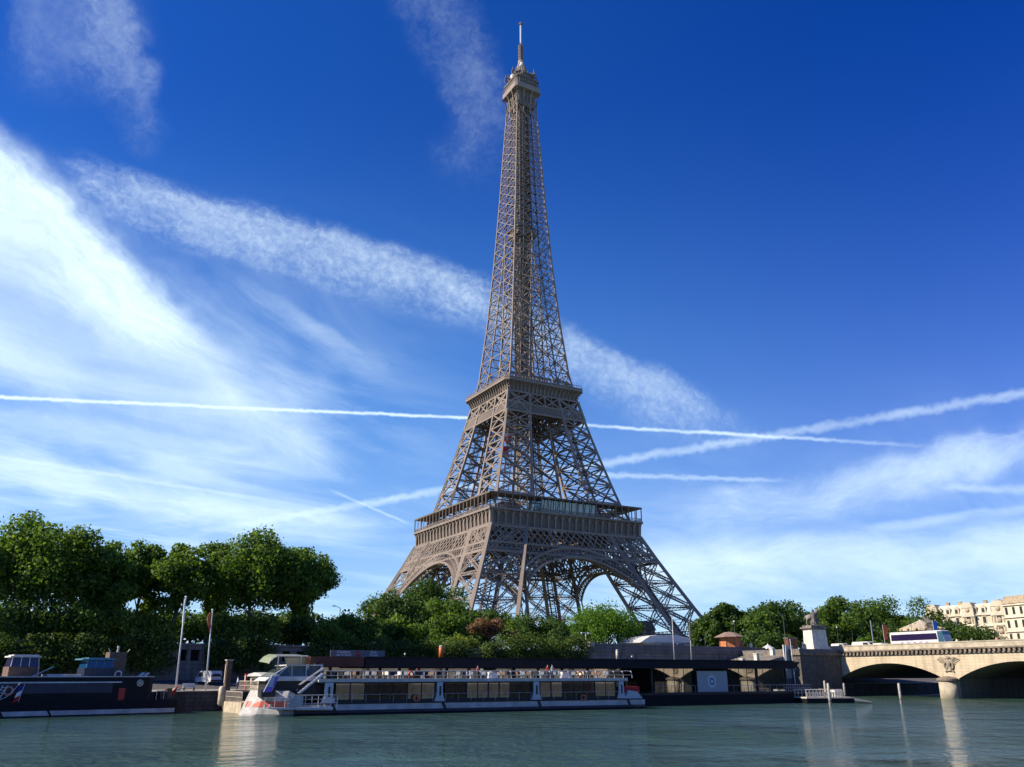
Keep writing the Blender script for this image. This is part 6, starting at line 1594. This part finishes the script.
for i in range(4):
    for k in range(4):
        z = hz2-3.6-4.3*k
        if z > .5: mb = MB(); mb.box(1.2+i*3-.5, -.05, z, 1.2+i*3+.5, -.002, z+2.4); mb.build('window', M_DK, wg)

# ================================================================== TIMBER DOCK BY THE BRIDGE
M_PILE = mat('weathered_pile', (.36, .34, .30), .85, var=.3, vscale=2)
D = Frame((790, 703.5), (872, 703))
dk = thing('timber_dock', 'pale timber floating dock with posts and railings before the first arch', 'dock', tuple(D.o), D.ang)
xs0 = D.x(806); xs1 = D.len
mb = MB(); mb.box(xs0, 0, -.3, xs1-3, 4.5, .75); mb.build('float', M_HULL, dk)
mb = MB(); mb.box(xs0-.1, -.1, .752, D.x(850), 4.6, .95); mb.build('planking', M_TIMB, dk)
mb = MB(); mb.prism([(D.x(850), .4), (xs1, .1), (xs1, .25), (D.x(850), .95)], 0, 3.5, 'y'); mb.build('ramp', M_TIMB, dk)
mb = MB(); railing(mb, xs0, D.x(842), .05, .95, 2.1, .6, .055, (.5,)); railing(mb, xs0, D.x(842), 4.4, .95, 2.1, .6, .055, (.5,)); 
for q in range(14): x = xs0+(D.x(840)-xs0)*q/13; mb.box(x, .0, .95, x+.28, .06, 1.75)
mb.build('railing', M_TIMB, dk)
mb = MB(); mb.box(D.x(838), 1.2, .95, D.x(846), 3.4, 2.0); mb.build('white_bin', M_BOATW, dk)
for px, pyb, pyt, lab in ((826.5, 700, 680.5, 'tall white mooring pile at the outer corner of the timber dock'), (830.5, 706, 683, 'pale mooring pile standing just right of the tallest dock pile'), (845.5, 699, 683, 'stout grey pile at the right end of the timber dock'), (901.5, 704, 683, 'lone pale pile standing in the water before the first arch')):
    b_ = onZ(px, pyb, WZ); b_.z = WZ-1.2; z1 = onY(px, pyt, b_.y).z
    o = thing('mooring_pile', lab, 'pile', tuple(b_), 0, 'mooring piles by the bridge')
    mb = MB(); mb.lathe([(.22, 0), (.20, z1-b_.z-.2), (.1, z1-b_.z)], 12); mb.build('pile_shaft', M_PILE if px != 845.5 else M_QUAYTOP, o, True); mb = MB(); mb.torus((0, 0, 1.9), .27, .05, (0, 0, 1), 16, 6); mb.build('mooring_ring', M_DK, o)

# ================================================================== PEOPLE
def person(label, loc, rz, shirt, trousers, hair, h=1.72, pose='stand', lean=0.0):
    t = thing('person', label, 'person', loc, rz)
    k = h/1.72; V = []; Ed = []; Rd = []
    def a(p, r, to=None):
        V.append(tuple(c*k for c in p)); Rd.append(r*k)
        if to is not None: Ed.append((to, len(V)-1))
        return len(V)-1
    zo = 0 if pose == 'stand' else -.42
    pv = a((0, 0, .92+zo), .145); w = a((0, lean*.3, 1.12+zo), .13, pv); ch = a((0, lean*.7, 1.34+zo), .15, w); nk = a((0, lean, 1.47+zo), .062, ch); h0 = a((0, lean-.01, 1.56+zo), .085, nk); h1 = a((0, lean, 1.66+zo), .08, h0); a((0, lean-.1, 1.585+zo), .025, h0)
    for s in (-1, 1):
        sh = a((s*.19, lean*.8, 1.40+zo), .06, ch); el = a((s*.24, lean+.03, 1.13+zo), .048, sh); hd = a((s*.22, lean-.12, .92+zo+(.05 if pose == 'stand' else .12)), .036, el); fg = a((s*.21, lean-.17, .84+zo+(.05 if pose == 'stand' else .12)), .026, hd); a((s*.18, lean-.19, .88+zo+(.05 if pose == 'stand' else .12)), .014, hd)
        if pose == 'stand': kn = a((s*.10, -.02, .48), .075, pv); an = a((s*.10, .02, .07), .05, kn)
        else: kn = a((s*.11, -.42, .50), .075, pv); an = a((s*.11, -.42, .07), .05, kn)
        a((s*.11, (-.12 if pose == 'stand' else -.56), .035), .04, an)
    m = bpy.data.materials.new('person_clothes'); m.use_nodes = True; tr = m.node_tree; E.tree = tr
    sx = tr.nodes.new('ShaderNodeSeparateXYZ'); tr.links.new(tr.nodes.new('ShaderNodeTexCoord').outputs['Object'], sx.inputs[0])
    rp = tr.nodes.new('ShaderNodeValToRGB'); rp.color_ramp.interpolation = 'CONSTANT'; el_ = rp.color_ramp.elements
    zz = [0, .045, (.96+zo)*k/2, (1.455+zo)*k/2]; cc = [(.03, .03, .03, 1), (*trousers, 1), (*shirt, 1), (.48, .30, .22, 1)]
    el_[0].position = 0; el_[0].color = cc[0]; el_[1].position = zz[1]; el_[1].color = cc[1]
    for z, c in zip(zz[2:], cc[2:]): e_ = el_.new(z); e_.color = c
    tr.links.new((E(sx.outputs[2])*.5).s, rp.inputs[0]); tr.links.new(rp.outputs[0], tr.nodes['Principled BSDF'].inputs['Base Color']); tr.nodes['Principled BSDF'].inputs['Roughness'].default_value = .8
    skin('body', V, Ed, Rd, m, t, 0, 1)
    mb = MB(); mb.ball((0, (lean+.02)*k, (1.665+zo)*k), .098*k, (1, 1.05, .9), 12); mb.build('hair', mat('hair_%d' % hair, [(.03, .02, .015), (.12, .07, .035), (.02, .02, .02)][hair], .7), t, True)
    return t
UPZ = z_up
def onboat(px, y): return F.world(F.x(px, y), y, UPZ)
wht = (.72, .72, .70)
person('person in white shirt at the forward end of the upper deck', tuple(onboat(306, 1.3)), F.ang+.3, wht, (.05, .06, .10), 0)
person('person in pale pink top second from the wheelhouse on the upper deck', tuple(onboat(313, 1.8)), F.ang-.6, (.62, .45, .42), (.08, .08, .09), 1)
person('person in white top by the head of the white stair', tuple(onboat(320.5, 1.2)), F.ang+1.2, wht, (.10, .09, .08), 2)
person('person in red top standing on the upper deck near the curved railing', tuple(onboat(548, 1.2)), F.ang, (.45, .05, .04), (.04, .04, .05), 0)
person('person in pale top beside the one in red on the upper deck', tuple(onboat(552.5, 1.6)), F.ang+.5, (.60, .58, .55), (.10, .12, .20), 1)
person('person in pink top seated height at the middle of the upper deck', tuple(onboat(477.5, 1.4)), F.ang+.2, (.55, .18, .20), (.05, .05, .06), 1, 1.55)
person('person in pale blue shirt behind the railing of the landing stage', tuple(H.world(H.x(237, 3.0), 3.0, zh+1.353)), H.ang, (.50, .56, .66), (.05, .05, .07), 2)
person('person in dark clothes at the lower fore deck railing', tuple(F.world(F.x(297, .6), .6, zf+.05)), F.ang, (.03, .03, .05), (.03, .03, .04), 0)
for px, c, sh, lab in ((735, RC+1.6, (.08, .08, .10), 'person in dark jacket behind the parapet below the kiosk'), (708, RC+1.6, (.5, .5, .5), 'person in pale top behind the parapet left of the kiosk'), (760, RC+6, (.06, .12, .35), 'person in blue top near the white parasol')):
    p = onC(px, 648, c); person(lab, (p.x, p.y, GZ+.4), 0, sh, (.05, .05, .06), 0)
for px, sh, lab in ((957, (.55, .5, .45), 'pedestrian in pale top on the bridge right of the coach'), (972, (.12, .12, .14), 'pedestrian in dark top on the bridge, the middle of three right of the coach'), (997, (.5, .2, .15), 'pedestrian in reddish top near the right end of the bridge')):
    p = onX(px, 642, -15.0); person(lab, (-15.0, p.y, ZT+1.301), math.pi/2, sh, (.06, .06, .08), 1)
